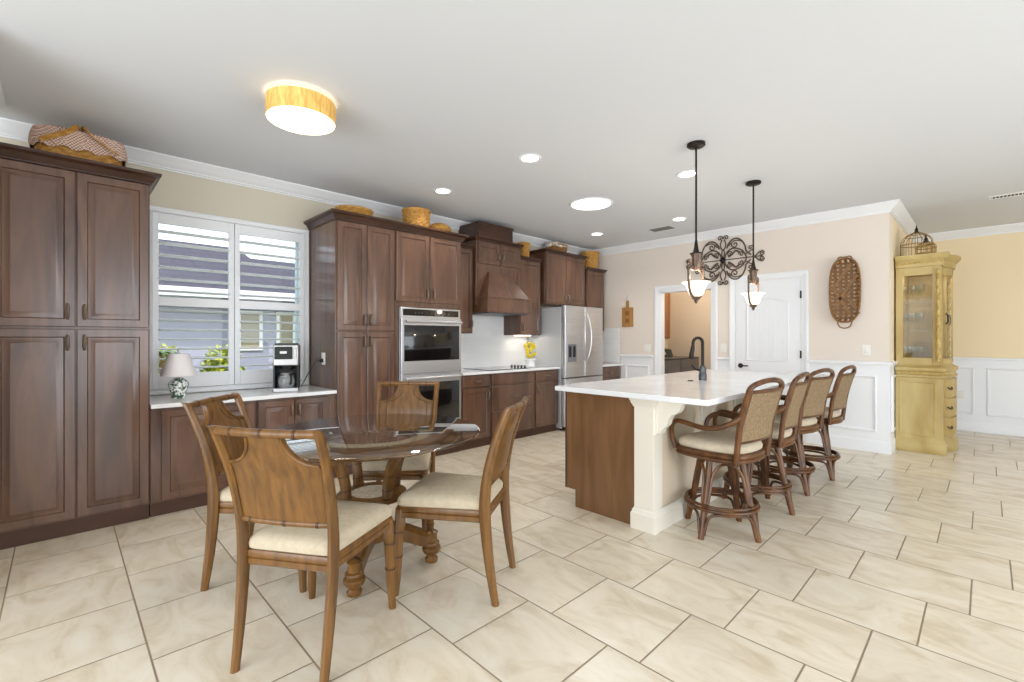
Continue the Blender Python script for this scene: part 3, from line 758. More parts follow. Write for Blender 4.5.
for k in range(4):
    a = math.radians(-42+90*k); c, s_ = math.cos(a), math.sin(a)
    m = MB(); rings = []
    for r, zc, hh, w_ in ((.04, .19, .05, .04), (.14, .185, .045, .038), (.22, .165, .042, .036), (.28, .145, .04, .036), (.325, .135, .035, .036)):
        rings.append([(TX+r*c-q*s_, TY+r*s_+q*c, zc+e) for q, e in ((-w_, -hh), (w_, -hh), (w_, hh*.6), (w_*.6, hh), (-w_*.6, hh), (-w_, hh*.6))])
    part('beam', m.loft(rings), TW, t, bev=.003)
    part('foot', MB().lathe([(.022, 0), (.034, .008), (.037, .025), (.026, .04), (.03, .05), (.045, .058), (.054, .075), (.052, .09), (.040, .10), (.046, .108), (.044, .118), (.034, .125), (.032, .16), (.038, .172), (.02, .185)], (TX+.335*c, TY+.335*s_, 0), 18), TW, t)

# ================================================================ dining chairs
def vloft(mb, pts):
    rings = []
    for x, y, z, hx, hy in pts:
        k = .35
        rings.append([(x+a*hx, y+b_*hy, z) for a, b_ in ((1, k), (k, 1), (-k, 1), (-1, k), (-1, -k), (-k, -1), (k, -1), (1, -k))])
    return mb.loft(rings)
def resample(pts, k=4):
    P3 = cr([(p[0], p[1], p[2]) for p in pts], k); Q = cr([(p[3], p[4], 0) for p in pts], k)
    return [(a.x, a.y, a.z, b_.x, b_.y) for a, b_ in zip(P3, Q)]
def make_dining_chair(label):
    t = empty('dining_chair', (0, 0, 0), label, 'chair', None)
    for s_ in (-1, 1):
        pts = [(-.275, .19*s_, 0, .017, .016), (-.245, .192*s_, .2, .023, .019), (-.225, .196*s_, .42, .027, .020), (-.232, .200*s_, .58, .025, .019), (-.272, .207*s_, .76, .021, .018), (-.338, .215*s_, .93, .019, .017), (-.362, .216*s_, .955, .012, .012)]
        part('rear_post', vloft(MB(), resample(pts)), CHW, t)
        part('front_leg', vloft(MB(), [(.232, .214*s_, 0, .015, .015), (.226, .209*s_, .10, .019, .019), (.218, .203*s_, .33, .0225, .0225), (.215, .2*s_, .345, .026, .026), (.215, .2*s_, .37, .024, .024), (.213, .198*s_, .43, .023, .023)]), CHW, t)
        part('binding', vloft(MB(), [(.223, .207*s_, .19, .0235, .0235), (.2225, .2065*s_, .196, .0235, .0235)]), CHD, t)
        part('binding', vloft(MB(), [(.220, .2045*s_, .31, .0245, .0245), (.2195, .204*s_, .318, .0245, .0245)]), CHD, t)
    trap = lambda i: rpoly([(-.232+i, -.196+i), (.232-i, -.222+i), (.232-i, .222-i), (-.232+i, .196-i)], .02, 3)
    frm = MB().loft([[(x, y, z) for x, y in trap(i)] for i, z in ((.012, .385), (.004, .392), (.004, .412), (.009, .416), (.004, .420), (.002, .438), (.006, .446))])
    part('seat_frame', frm, CHW, t)
    out = rpoly([(-.225, -.188), (.225, -.226), (.238, 0), (.225, .226), (-.225, .188)], .035, 5)
    out = [p for p in out]
    cu = MB().loft([[(x, y, z) for x, y in inset(out, i)] for i, z in ((.010, .444), (.0, .452), (-.002, .470), (.004, .485), (.02, .497), (.05, .505), (.10, .511), (.16, .514))])
    part('seat_cushion', cu, FAB, t)
    def bx(z): # x of the back plane at height z
        return -.232-.040*max(0, (z-.58)/.18) if z < .76 else -.272-.066*((z-.76)/.17)
    def rail(z, r, yy, bow, nm, bands):
        m = MB(); pts = []
        for i in range(13):
            u = -1+2*i/12; pts.append((bx(z)-bow*(1-u*u), yy*u, z))
        m.tube(pts, r, 10); part(nm, m, CHW, t)
        for u in bands:
            x = bx(z)-bow*(1-u*u); part('binding', MB().tube([(x, yy*u-.005, z), (x, yy*u+.005, z)], r+.0018, 10), CHD, t)
    rail(.937, .0165, .212, .022, 'top_rail', (-.62, .0, .62))
    rail(.575, .0135, .2, .016, 'lower_rail', (-.72, -.05, .72))
    # shield shaped splat with scooped upper corners
    half = [(0, .585), (.188, .585), (.194, .80), (.190, .812)]
    for i in range(1, 10):
        a = PI/2*i/10
        half.append((.190-.115*math.sin(a), .812+.11*(1-math.cos(a))))
    half += [(.074, .93), (0, .93)]
    half_in = half
    def pos(y, z, d):
        u = y/.2
        return (bx(z)-.018*(1-u*u)+d, y, z)
    # grid the splat so that it can bow
    m = MB(); rows = []
    zs_ = [.585+i*(.93-.585)/16 for i in range(17)]
    def wid(z):
        if z <= .80: return .188+.006*(z-.585)/.215
        if z >= .92: return .074
        q = min(1, max(0, (z-.812)/.11)); return .190-.116*math.sin(math.acos(max(-1, min(1, 1-q)))) if z > .812 else .192
    rings = []
    for z in zs_:
        w_ = wid(z); r_ = []
        for i in range(9): r_.append(pos(-w_+2*w_*i/8, z, .007))
        for i in range(8, -1, -1): r_.append(pos(-w_+2*w_*i/8, z, -.007))
        rings.append(r_)
    m.loft(rings); part('back_splat', m, CHW, t)
    for s_ in (-1, 1):
        for off, d, rr in ((0, -.008, .0065), (0, .008, .0065)):
            pth = [pos(s_*(wid(z)-.003), z, d) for z in [.59+i*.01 for i in range(34)]]
            part('splat_bead', MB().tube(pth, rr, 6), CHW, t)
        pth = [pos(s_*max(.02, wid(z)-.045), z, .0085) for z in [.62+i*.01 for i in range(28)]]
        part('splat_inlay', MB().tube(pth, .0022, 5), CHD, t)
    return t
chairs = [((-2.012, .815), 124, 'wooden dining chair nearest the camera with its solid back facing us'),
          ((-2.725, .855), 47, 'wooden dining chair behind the nearest chair, backing toward the pantry'),
          ((-1.975, 1.50), 213, 'wooden dining chair right of table seen side on, facing left'),
          ((-2.775, 1.64), -42, 'wooden dining chair on the far side of glass table in front of ovens')]
proto = None
for (x, y), a, lab in chairs:
    if proto is None: proto = o = make_dining_chair(lab)
    else: o = copy_tree(proto); o['label'] = lab
    o.location = (x, y, 0); o.rotation_euler.z = math.radians(a); o['group'] = 'dining chairs around the glass table'

# ================================================================ rattan bar stools
def make_stool(label):
    t = empty('bar_stool', (0, 0, 0), label, 'bar stool')
    base = []
    A4 = [PI/4+k*PI/2 for k in range(4)]
    def P(r, a, z): return (r*math.cos(a), r*math.sin(a), z)
    for a in A4:
        base.append(part('leg', MB().tube([P(.245, a, 0), P(.225, a, .08), P(.185, a, .25), P(.14, a, .485)], [.019, .021, .022, .021], 10), RAT, t))
    ring = lambda r, z, n=36: [P(r, 2*PI*i/n, z) for i in range(n)]
    base.append(part('foot_ring', MB().tube(ring(.222, .185), .0125, 8, closed=True), RAT, t))
    base.append(part('foot_ring', MB().tube(ring(.216, .208), .010, 8, closed=True), RAT, t))
    for k in range(4):
        a0, a1 = A4[k], A4[k]+PI/2; am = (a0+a1)/2
        pts = cr([P(.196, a0+.10, .215), P(.180, a0+.14, .30), P(.158, a0+.20, .40), P(.14, (a0+am)/2+.05, .455), P(.13, am, .468), P(.14, (a1+am)/2-.05, .455), P(.158, a1-.20, .40), P(.180, a1-.14, .30), P(.196, a1-.10, .215)], 4)
        base.append(part('arch_brace', MB().tube(pts, .0095, 8), RAT, t))
        pts = cr([P(.236, a0+.07, .03), P(.226, a0+.12, .10), P(.212, a0+.26, .155), P(.206, am, .165), P(.212, a1-.26, .155), P(.226, a1-.12, .10), P(.236, a1-.07, .03)], 4)
        base.append(part('foot_brace', MB().tube(pts, .0095, 8), RAT, t))
    base.append(part('swivel_plate', MB().lathe([(.15, .478), (.16, .482), (.16, .497), (.10, .502)], (0, 0, 0), 24), RAT, t))
    for b_ in base: b_['base'] = 1
    S = rpoly([(-.215, -.19), (.0, -.245), (.225, -.215), (.225, .215), (0, .245), (-.215, .19), (-.25, 0)], .08, 5)
    band = MB()
    band.loft([[(x, y, z) for x, y in inset(S, i)] for i, z in ((.03, .502), (.004, .505), (-.004, .514), (.0, .524), (.008, .529), (.0, .534), (-.002, .545), (.004, .556), (.012, .560))])
    part('seat_frame', band, RAT, t)
    part('seat_cushion', MB().loft([[(x, y, z) for x, y in inset(S, i)] for i, z in ((.03, .558), (.018, .568), (.014, .59), (.022, .607), (.045, .62), (.09, .628), (.15, .631))]), CUSH, t)
    for s_ in (-1, 1):
        part('back_post', MB().tube(cr([(-.205, .195*s_, .51), (-.215, .197*s_, .60), (-.232, .20*s_, .74), (-.262, .202*s_, .87), (-.295, .203*s_, .975)], 4), .0175, 10, sq=(1, 1.15)), RAT, t)
        part('armrest', MB().tube(cr([(-.245, .205*s_, .80), (-.20, .222*s_, .765), (-.12, .242*s_, .725), (-.02, .252*s_, .712), (.09, .250*s_, .725), (.17, .240*s_, .728), (.215, .225*s_, .70), (.232, .213*s_, .655), (.230, .203*s_, .60), (.212, .195*s_, .535)], 4), .0165, 10), RAT, t)
    part('top_loop', MB().tube(cr([(-.292, -.203, .955), (-.297, -.198, .982), (-.308, -.15, 1.005), (-.320, -.06, 1.020), (-.322, 0, 1.022), (-.320, .06, 1.020), (-.308, .15, 1.005), (-.297, .198, .982), (-.292, .203, .955)], 5), .0165, 10), RAT, t)
    def bxp(z): return -.213-.017*(z-.58)/.16 if z < .74 else -.23-.065*(z-.74)/.235
    for z, nm in ((.955, 'back_rail'), (.645, 'back_rail')):
        pts = [(bxp(z)-.02*(1-(u/6)**2)-.002, .2*u/6, z) for u in range(-6, 7)]
        part(nm, MB().tube(pts, .013, 8), RAT, t)
    rings = []
    for i in range(11):
        z = .65+.30*i/10; r_ = []
        for j in range(9): y = -.185+.37*j/8; r_.append((bxp(z)-.02*(1-(y/.2)**2)-.012, y, z))
        for j in range(8, -1, -1): y = -.185+.37*j/8; r_.append((bxp(z)-.02*(1-(y/.2)**2)+.012, y, z))
        rings.append(r_)
    part('back_panel', MB().loft(rings), WEAVE, t)
    return t
stools = [((-1.24, 3.16), 172, 38, 'rattan bar stool nearest the camera beside the island corner post'),
          ((-1.225, 3.80), 182, 44, 'second rattan bar stool from the island corner post'),
          ((-1.225, 4.47), 170, 14, 'third rattan bar stool from the island corner post, turned slightly'),
          ((-1.17, 5.11), 176, 11, 'farthest rattan bar stool, closest to the white wainscot wall')]
proto = None
for (x, y), a, ba, lab in stools:
    if proto is None: proto = o = make_stool(lab)
    else: o = copy_tree(proto); o['label'] = lab
    o.location = (x, y, 0); o.rotation_euler.z = math.radians(a); o['group'] = 'rattan stools along the island'
    for ch in o.children:
        if 'base' in ch: ch.rotation_euler.z = math.radians(ba-a)
for o in bpy.data.objects:
    if 'base' in o: del o['base']

# ================================================================ ceiling fixtures
t = empty('drum_ceiling_light', (-3.0, 1.08, 2.62), 'round drum ceiling light with a golden linen shade', 'ceiling light')
DC = (-2.99, 1.08, 0); R = .20
part('ceiling_plate', MB().lathe([(.07, HC-.03), (.08, HC-.001)], DC, 24), TRIM, t)
part('stem', MB().cyl((DC[0], DC[1], HC-.12), (DC[0], DC[1], HC-.02), .012), STEELL, t)
part('lamp_shade', MB().loft([[(DC[0]+r*math.cos(2*PI*j/48), DC[1]+r*math.sin(2*PI*j/48), z) for j in range(48)] for r, z in ((R, 2.632), (R, 2.748), (R-.003, 2.748), (R-.003, 2.632))], close=True), DRUMS, t)
part('diffuser', MB().lathe([(.19, 0), (R-.0035, .002), (R-.0035, .008)], (DC[0], DC[1], 2.630), 48), DRUMD, t)
part('top_diffuser', MB().lathe([(.18, 0), (.185, .004)], (DC[0], DC[1], 2.733), 48), emis('lit drum top', (255, 226, 180), 1.0), t)
l = light('drum_lamp', 'SPOT', (DC[0], DC[1], 2.62), 30, (1, .90, .76), shadow_soft_size=.18); l.data.spot_size = math.radians(150); l.data.spot_blend = .8

cans = [(1.6, 7.3, 'added unseen recessed light brightening the yellow hall beyond the display cabinet'),  # this fixture and its lamp are added out of view to brighten the hall
        (-3.856, 2.784, 'recessed ceiling light above the double ovens'), (-2.648, 2.793, 'recessed ceiling light left of the island pendant, nearest the camera'),
        (-1.906, 4.087, 'recessed ceiling light partly behind the left pendant rod'), (-2.693, 5.552, 'recessed ceiling light beside the ceiling air vent'),
        (-3.899, 5.507, 'recessed ceiling light in front of the refrigerator')]
for x, y, lab in cans:
    t = empty('recessed_light', (x, y, HC-.01), lab, 'ceiling light', 'recessed lights in the white ceiling')
    part('trim_ring', MB().loft([[(x+r*math.cos(2*PI*j/32), y+r*math.sin(2*PI*j/32), HC-z) for j in range(32)] for r, z in ((.095, 0), (.095, .004), (.086, .008), (.07, .004), (.07, 0))], close=True), TRIM, t)
    part('lens', MB().lathe([(.069, -.003), (.069, -.002), (.069, -.001)], (x, y, HC), 28), CANE, t)
    l = light('can_lamp', 'SPOT', (x, y, HC-.02), 26, (1, .94, .86), (0, 0, 0)); l.data.spot_size = math.radians(140); l.data.spot_blend = .8; l.data.shadow_soft_size = .07
x, y = -3.078, 4.232
t = empty('tubular_skylight', (x, y, HC-.02), 'large round glowing skylight diffuser in ceiling above the cooktop', 'skylight')
part('trim_ring', MB().loft([[(x+r*math.cos(2*PI*j/40), y+r*math.sin(2*PI*j/40), HC-z) for j in range(40)] for r, z in ((.245, 0), (.245, .006), (.232, .012), (.215, .006), (.215, 0))], close=True), TRIM, t)
part('diffuser', MB().lathe([(.216, -.002), (.216, -.006), (.15, -.012), (.02, -.014)], (x, y, HC), 36), SKYT, t)
l = light('skylight_glow', 'SPOT', (x, y, HC-.03), 60, (1, 1, 1), shadow_soft_size=.2); l.data.spot_size = math.radians(150); l.data.spot_blend = .8

VENTM = mat('dark vent louvre', (120, 118, 116), .6)
for x, y, a, w_, lab, mm in ((-3.10, 5.88, 0, .30, 'grey ceiling air vent above the far wall crown', VENTM), (.19, 7.10, 0, .36, 'white slotted ceiling air vent above the yellow hall', TRIM)):
    t = empty('air_vent', (x, y, HC-.02), lab, 'air vent')
    part('vent_frame', MB().frame(x-w_/2, x+w_/2, y-.08, y+.08, .025, [(0, 0), (.004, .006), (.02, .008), (.025, .0)], lambda u, v, d: (u, v, HC-d)), mm, t)
    part('backing', MB().box(x-w_/2+.02, x+w_/2-.02, y-.06, y+.06, HC-.002, HC-.001), BLACK, t)
    sl = MB(); n = int(w_/.028)
    for i in range(n):
        xx = x-w_/2+.03+i*(w_-.06)/(n-1)
        sl.add([(xx-.004, y-.057, HC-.008), (xx+.004, y-.057, HC-.003), (xx+.004, y+.057, HC-.003), (xx-.004, y+.057, HC-.008), (xx-.004, y-.057, HC-.007), (xx+.004, y-.057, HC-.002), (xx+.004, y+.057, HC-.002), (xx-.004, y+.057, HC-.007)], [(0, 3, 2, 1), (4, 5, 6, 7), (0, 1, 5, 4), (1, 2, 6, 5), (2, 3, 7, 6), (3, 0, 4, 7)])
    part('slats', sl, mm, t)

# two matching pendants over the island
PX = -1.56
def spiral(c, r, a0, turns, dirn=1, k=22):
    return [(c[0]+r*(1-.82*i/k)*math.cos(a0+dirn*turns*2*PI*i/k), c[1]+r*(1-.82*i/k)*math.sin(a0+dirn*turns*2*PI*i/k)) for i in range(k+1)]
def cr2(pts, k=5): return [(p.x, p.y) for p in cr([(a, b_, 0) for a, b_ in pts], k)]
for y0, lab in ((3.50, 'bronze pendant lamp with glowing bowl shade over the near half of island'), (4.75, 'bronze pendant lamp with glowing bowl shade in front of the white door')):
    t = empty('pendant_lamp', (PX, y0, 1.55), lab, 'pendant lamp', 'pendant lamps over the island')
    part('canopy', MB().lathe([(.066, HC-.001), (.068, HC-.018), (.056, HC-.028), (.012, HC-.034)], (PX, y0, 0), 28), BRONZED, t)
    part('downrod', MB().cyl((PX, y0, 1.93), (PX, y0, HC-.03), .0075), BRONZED, t)
    part('rod_cap', MB().lathe([(.046, 1.925), (.046, 1.932), (.026, 1.94), (.018, 1.965), (.013, 2.0), (.009, 2.03)], (PX, y0, 0), 16), BRONZED, t)
    hb = MB()
    rings = [[(PX+r*(1+.10*math.cos(8*2*PI*j/48))*math.cos(2*PI*j/48), y0+r*(1+.10*math.cos(8*2*PI*j/48))*math.sin(2*PI*j/48), z) for j in range(48)] for r, z in ((.016, 1.80), (.024, 1.82), (.030, 1.86), (.031, 1.90), (.038, 1.925))]
    part('socket_hub', hb.loft(rings), BRONZE, t)
    for s_ in (-1, 1):
        pts = cr([(PX, y0+s_*.028, 1.83), (PX, y0+s_*.06, 1.80), (PX, y0+s_*.09, 1.81), (PX, y0+s_*.105, 1.84)], 5)
        part('scroll_arm', MB().tube(pts, .007, 8), BRONZE, t)
        sq_ = spiral((y0+s_*.118, 1.842), .034, PI if s_ > 0 else 0, 1.25, -s_)
        part('arm_scroll', MB().tube([(PX, p[0], p[1]) for p in sq_], .006, 6), BRONZE, t)
        pts = cr([(PX, y0+s_*.128, 1.83), (PX, y0+s_*.128, 1.76), (PX, y0+s_*.124, 1.69), (PX, y0+s_*.095, 1.62), (PX, y0+s_*.028, 1.582)], 5)
        part('shade_arm', MB().tube(pts, .0085, 8, sq=(1, 1.4)), BRONZE, t)
    part('finial', MB().lathe([(.004, 1.545), (.014, 1.560), (.012, 1.570), (.030, 1.583), (.034, 1.595), (.018, 1.60)], (PX, y0, 0), 16), BRONZE, t)
    part('glass_shade', MB().lathe([(.03, 1.602), (.046, 1.610), (.058, 1.635), (.066, 1.665), (.080, 1.690), (.106, 1.708), (.103, 1.710), (.076, 1.693), (.062, 1.667), (.053, 1.637), (.042, 1.616), (.02, 1.606)], (PX, y0, 0), 28), SHADE, t, label='glowing frosted glass bowl shade')
    light('pendant_bulb', 'POINT', (PX, y0, 1.745), 5, (1, .82, .62), shadow_soft_size=.04)

# wrought iron scroll art on the far wall between the doorways
MX, MZ, MYY = -2.533, 2.355, YF-.022
t = empty('iron_wall_art', (MX, YF-.02, 2.0), 'wrought iron scrollwork wall art above gap between laundry doorway and white door', 'wall decor')
def four(m, pts, r, n=6, q=((1, 1), (1, -1), (-1, 1), (-1, -1))):
    for sx_, sz in q: m.tube([(MX+sx_*u, MYY, MZ+sz*v) for u, v in pts], r, n)
def piece(nm, pts_r, q): 
    for sx_, sz in q:
        m = MB()
        for pts, r in pts_r: m.tube([(MX+sx_*u, MYY, MZ+sz*v) for u, v in pts], r, 6)
        part(nm, m, BRONZE, t)
Q4 = ((1, 1), (1, -1), (-1, 1), (-1, -1))
piece('outer_scroll', [(cr2([(.05, .155), (.075, .22), (.13, .268), (.19, .272), (.25, .225), (.285, .155), (.30, .09), (.36, .03)]), .010), (spiral((.155, .195), .052, PI/2, 1.3, 1), .008), (cr2([(.155, .247), (.20, .245), (.245, .225)]), .008)], Q4)
piece('inner_scroll', [(cr2([(.02, .01), (.045, .09), (.11, .142), (.18, .14), (.25, .10), (.295, .03), (.30, .0)]), .009), (spiral((.085, .075), .036, 0, 1.25, 1), .007), (spiral((.235, .055), .034, PI, 1.25, -1), .007), (cr2([(.07, .035), (.12, .065), (.165, .11), (.21, .085)]), .012)], Q4)
piece('end_scroll', [(spiral((.355, .125), .038, -PI/2, 1.3, 1), .0075), (cr2([(.28, .05), (.32, .06), (.355, .087)]), .008), (cr2([(.38, .0), (.42, .015), (.455, .05), (.485, .065)]), .008), (spiral((.49, .036), .034, PI/2, 1.3, -1), .0075)], Q4)
piece('crest_scroll', [(cr2([(.0, .13), (.028, .17), (.036, .22), (.014, .28)]), .009), (spiral((.040, .305), .036, PI*1.1, 1.3, -1), .0075), (spiral((.082, .20), .026, 0, 1.2, 1), .007), (cr2([(.0, .02), (.018, .08), (.012, .13)]), .008)], Q4)
part('cross_bar', MB().cyl((MX-.50, MYY, MZ), (MX+.50, MYY, MZ), .007), BRONZE, t)
part('centre_boss', MB().tube([(MX, MYY+.02, MZ), (MX, MYY-.006, MZ), (MX, MYY-.016, MZ), (MX, MYY-.024, MZ)], [.012, .04, .036, .012], 12), BRONZED, t)

# ================================================================ wall things on the far wall
m = MB()
cbx, cbz = -4.036, 0
bd = empty('cutting_board', (cbx, YF-.01, 1.46), 'wooden cutting board with two inlaid squares hanging on the beige wall', 'cutting board')
CBW = mat('light maple board', (164, 118, 66), .5, c2=(186, 140, 84), scale=(20, 20, 2))
pts = [(cbx-.10, 1.465), (cbx+.10, 1.465), (cbx+.10, 1.775), (cbx+.026, 1.78), (cbx+.026, 1.86), (cbx+.018, 1.89), (cbx-.018, 1.89), (cbx-.026, 1.86), (cbx-.026, 1.78), (cbx-.10, 1.775)]
part('board', MB().prism(pts, fy(YF-.004), 0, .018), CBW, bd, bev=.003)
for z in (1.53, 1.65): part('inlay', MB().box(cbx-.035, cbx+.035, YF-.024, YF-.0215, z, z+.065), mat('walnut inlay', (140, 92, 48), .5), bd)
part('cord', MB().tube(cr([(cbx-.008, YF-.012, 1.88), (cbx-.012, YF-.01, 1.93), (cbx, YF-.01, 1.965), (cbx+.012, YF-.01, 1.93), (cbx+.008, YF-.012, 1.88)], 4), .003, 5), TRIM, bd)
tag(part('wall_hook', MB().cyl((cbx, YF, 1.962), (cbx, YF-.02, 1.962), .004), BRONZED), 'tiny hook holding the cutting board cord', 'hook')

# tobacco basket
tx, tz = -1.14, 1.832
b = empty('wall_basket', (tx, YF-.03, 1.33), 'long oval openwork basket hanging on wall right of the door', 'basket')
hw, hh = .145, .366
def oval(k, d, n=44, e=2.8):
    out = []
    for i in range(n):
        a = 2*PI*i/n; c, s_ = math.cos(a), math.sin(a)
        out.append((tx+hw*k*abs(c)**(2/e)*(1 if c > 0 else -1), YF-d, tz+hh*k**.5*abs(s_)**(2/e)*(1 if s_ > 0 else -1) if k != 1 else tz+hh*abs(s_)**(2/e)*(1 if s_ > 0 else -1)))
    return out
part('rim', MB().tube(oval(1, .10), .010, 6, closed=True), BASKD, b)
part('rim', MB().tube(oval(.98, .078), .008, 6, closed=True), BASKD, b)
m = MB()
def strip(m, P, w_, up, th=.004):
    P = [Vector(p) for p in P]; rings = []
    for i, p in enumerate(P):
        tdir = (P[min(i+1, len(P)-1)]-P[max(i-1, 0)]).normalized(); s_ = tdir.cross(Vector(up)).normalized()*w_/2; q = tdir.cross(s_).normalized()*th/2
        rings.append([p-s_-q, p+s_-q, p+s_+q, p-s_+q])
    return m.loft(rings)
for i in range(5):
    u = -.72+.36*i
    e = (1-abs(u)**2.8)**(1/2.8)
    ztop = tz+hh*e; zbot = tz-hh*e
    strip(m, [(tx+hw*u, YF-.095, ztop-.004), (tx+hw*u, YF-.05, ztop-.02), (tx+hw*u, YF-.022, ztop-.05), (tx+hw*u, YF-.020, tz), (tx+hw*u, YF-.022, zbot+.05), (tx+hw*u, YF-.05, zbot+.02), (tx+hw*u, YF-.095, zbot+.004)], .030, (0, 1, 0))
for i in range(15):
    v = -.86+1.72*i/14
    e = (1-abs(v)**2.8)**(1/2.8); zz = tz+hh*v; d = .003 if i % 2 else -.003
    strip(m, [(tx-hw*e, YF-.095, zz), (tx-hw*e+.018, YF-.045, zz), (tx-hw*e+.045, YF-.024-d, zz), (tx, YF-.024+d, zz), (tx+hw*e-.045, YF-.024-d, zz), (tx+hw*e-.018, YF-.045, zz), (tx+hw*e, YF-.095, zz)], .026, (0, 1, 0))
part('woven_body', m, BASKD, b, smooth=False)
m = MB()
for a, c in (((-.85, -.55), (.85, .55)), ((-.75, .15), (.35, .85)), ((-.85, .1), (.3, -.75)), ((.3, -.3), (.85, -.75))):
    strip(m, [(tx+hw*a[0], YF-.034, tz+hh*a[1]), (tx+hw*c[0], YF-.034, tz+hh*c[1])], .030, (0, 1, 0))
part('diagonal_splint', m, mat('tan splint', (150, 112, 72), .6), b, smooth=False)
part('handle', MB().tube(cr([(tx-.07, YF-.095, tz-hh+.01), (tx-.05, YF-.10, tz-hh-.05), (tx, YF-.10, tz-hh-.07), (tx+.05, YF-.10, tz-hh-.05), (tx+.07, YF-.095, tz-hh+.01)], 4), .007, 6), BASKD, b)
part('handle', MB().tube(cr([(tx-.07, YF-.095, tz+hh-.01), (tx-.05, YF-.095, tz+hh+.02), (tx, YF-.085, tz+hh+.015), (tx+.05, YF-.095, tz+hh+.02), (tx+.07, YF-.095, tz+hh-.01)], 4), .007, 6), BASKD, b)

def plate(name, label, c, w_, h_, face, n, kind='switch'):
    t = empty(name, face(c[0], c[1]-h_/2, 0), label, kind)
    part('cover_plate', MB().rect(c[0]-w_/2, c[0]+w_/2, c[1]-h_/2, c[1]+h_/2, [(0, 0), (0, .003), (.003, .006)], face), WHITEP, t)
    for i in range(n):
        u = c[0]-w_/2+w_*(i+.5)/n
        part('rocker' if kind == 'switch' else 'socket', MB().rect(u-.015, u+.015, c[1]-.032, c[1]+.032, [(0, .005), (0, .008), (.002, .009)], face), WHITEP, t)
    return t
plate('light_switch', 'white light switch plate below the hanging wall basket, at right', (-.955, 1.145), .075, .115, fy(YF), 1)
plate('light_switch', 'white light switch plate between doorway and closed door', (-2.535, 1.145), .075, .115, fy(YF), 1)
plate('light_switch', 'wide white light switch plate left of the laundry doorway', (-3.69, 1.13), .115, .115, fy(YF), 2)
plate('wall_outlet', 'white wall outlet low on wainscot right of the display cabinet', (-.26, .50), .075, .115, lambda u, v, d: (u, YH-.006-d, v), 1, 'outlet')
plate('wall_outlet', 'white outlet on the backsplash beside the ovens', (3.36, 1.08), .075, .115, fx(XL+.008), 1, 'outlet')

# ================================================================ laundry
def appliance(name, label, y0, y1, washer):
    t = empty(name, (-3.9, (y0+y1)/2, 0), label, name.replace('_', ' ') if False else ('washing machine' if washer else 'dryer'))
    G = mat('graphite appliance enamel', (112, 112, 116), .35, metal=.3)
    part('body', MB().box(-4.22, -3.56, y0, y1, .02, .93), G, t, bev=.012)
    part('foot_base', MB().box(-4.18, -3.62, y0+.04, y1-.04, 0, .02), BLACK, t)
    part('lid', MB().box(-4.02, -3.555, y0+.01, y1-.01, .93, .955), mat('dark grey lid', (72, 73, 76), .25, metal=.3), t, bev=.008)
    part('control_console', MB().prism([(-4.22, .93), (-4.03, .93), (-4.08, 1.08), (-4.22, 1.10)], lambda u, v, d: (u, d, v), y0, y1), mat('dark grey lid', (72, 73, 76), .25, metal=.3), t, bev=.008)
    part('knob', MB().tube([(-4.055, (y0+y1)/2, 1.01), (-4.03, (y0+y1)/2, 1.02)], .035, 16), STEELL, t)
    part('front_panel', MB().rect(y0+.05, y1-.05, .12, .80, [(0, 0), (0, .004), (.01, .008)], fx(-3.56)), G, t)
appliance('washing_machine', 'grey top load washing machine just inside the laundry doorway', 6.74, 7.40, True)
appliance('clothes_dryer', 'grey dryer deeper in the laundry room beside the washer', 7.43, 8.10, False)
t = empty('laundry_wall_cabinet', (-4.07, 7.3, 1.27), 'honey oak wall cabinet above washer in the laundry room', 'cabinet')
part('carcass', MB().box(-4.248, -3.92, 6.75, 7.72, 1.27, 2.16), OAK, t, bev=.002)
part('crown', moulding(MB(), [(-3.92, 6.75), (-3.92, 7.72), (-4.248, 7.72)], [(0, 0), (.02, .01), (.035, .05), (.035, .06), (0, .06)], 2.13), OAK, t)
door_x(t, -3.92, 6.76, 7.23, 1.28, 2.12, 7.2, (1.32, 1.42), mt=OAK); door_x(t, -3.92, 7.24, 7.71, 1.28, 2.12, 7.27, (1.32, 1.42), mt=OAK)
light('added_laundry_lamp', 'POINT', (-3.1, 7.3, 2.6), 24, (1, .92, .82), shadow_soft_size=.15)  # unseen lamp without a fixture, added to light the laundry room

# ================================================================ display cabinet in the hall
t = empty('display_cabinet', (-.53, 7.45, 0), 'tall cream and gold glass sided display cabinet against the hall wall', 'display cabinet')
CY0, CY1, CX0, CX1 = 6.90, 8.00, -.735, -.335
def front(o, bulge=.075):
    return [(CX1+o, CY0-o), (CX1+o, 7.12), (CX1+o+bulge*.6, 7.20), (CX1+o+bulge, 7.36), (CX1+o+bulge, 7.54), (CX1+o+bulge*.6, 7.70), (CX1+o, 7.78), (CX1+o, CY1+o)]
def cpoly(o, bulge=.075): return front(o, bulge)+[(CX0, CY1+o), (CX0, CY0-o)]
def cprism(o, z0, z1, bulge=.075): return [[(x, y, z) for x, y in cpoly(o, bulge)] for z in (z0, z1)]
m = MB()
rings = []
for o, z in ((.02, .0), (.028, .012), (.028, .10), (.018, .115), (.012, .135), (.0, .15), (0, .84)): rings.append([(x, y, z) for x, y in cpoly(o)])
part('lower_case', m.loft(rings), CREAM, t)
part('side_panel', MB().rect(CX0+.03, CX1-.05, .18, .80, [(0, 0), (.006, .006), (.018, .006), (.024, .001)], fy(CY0)), CREAM, t)
rings = [[(x, y, z) for x, y in cpoly(o)] for o, z in ((.004, .838), (.022, .845), (.022, .865), (.01, .872), (.01, .905), (.026, .915), (.030, .93), (.030, .95), (.0, .965), (-.02, .985))]
part('waist_moulding', MB().loft(rings), CREAM, t)
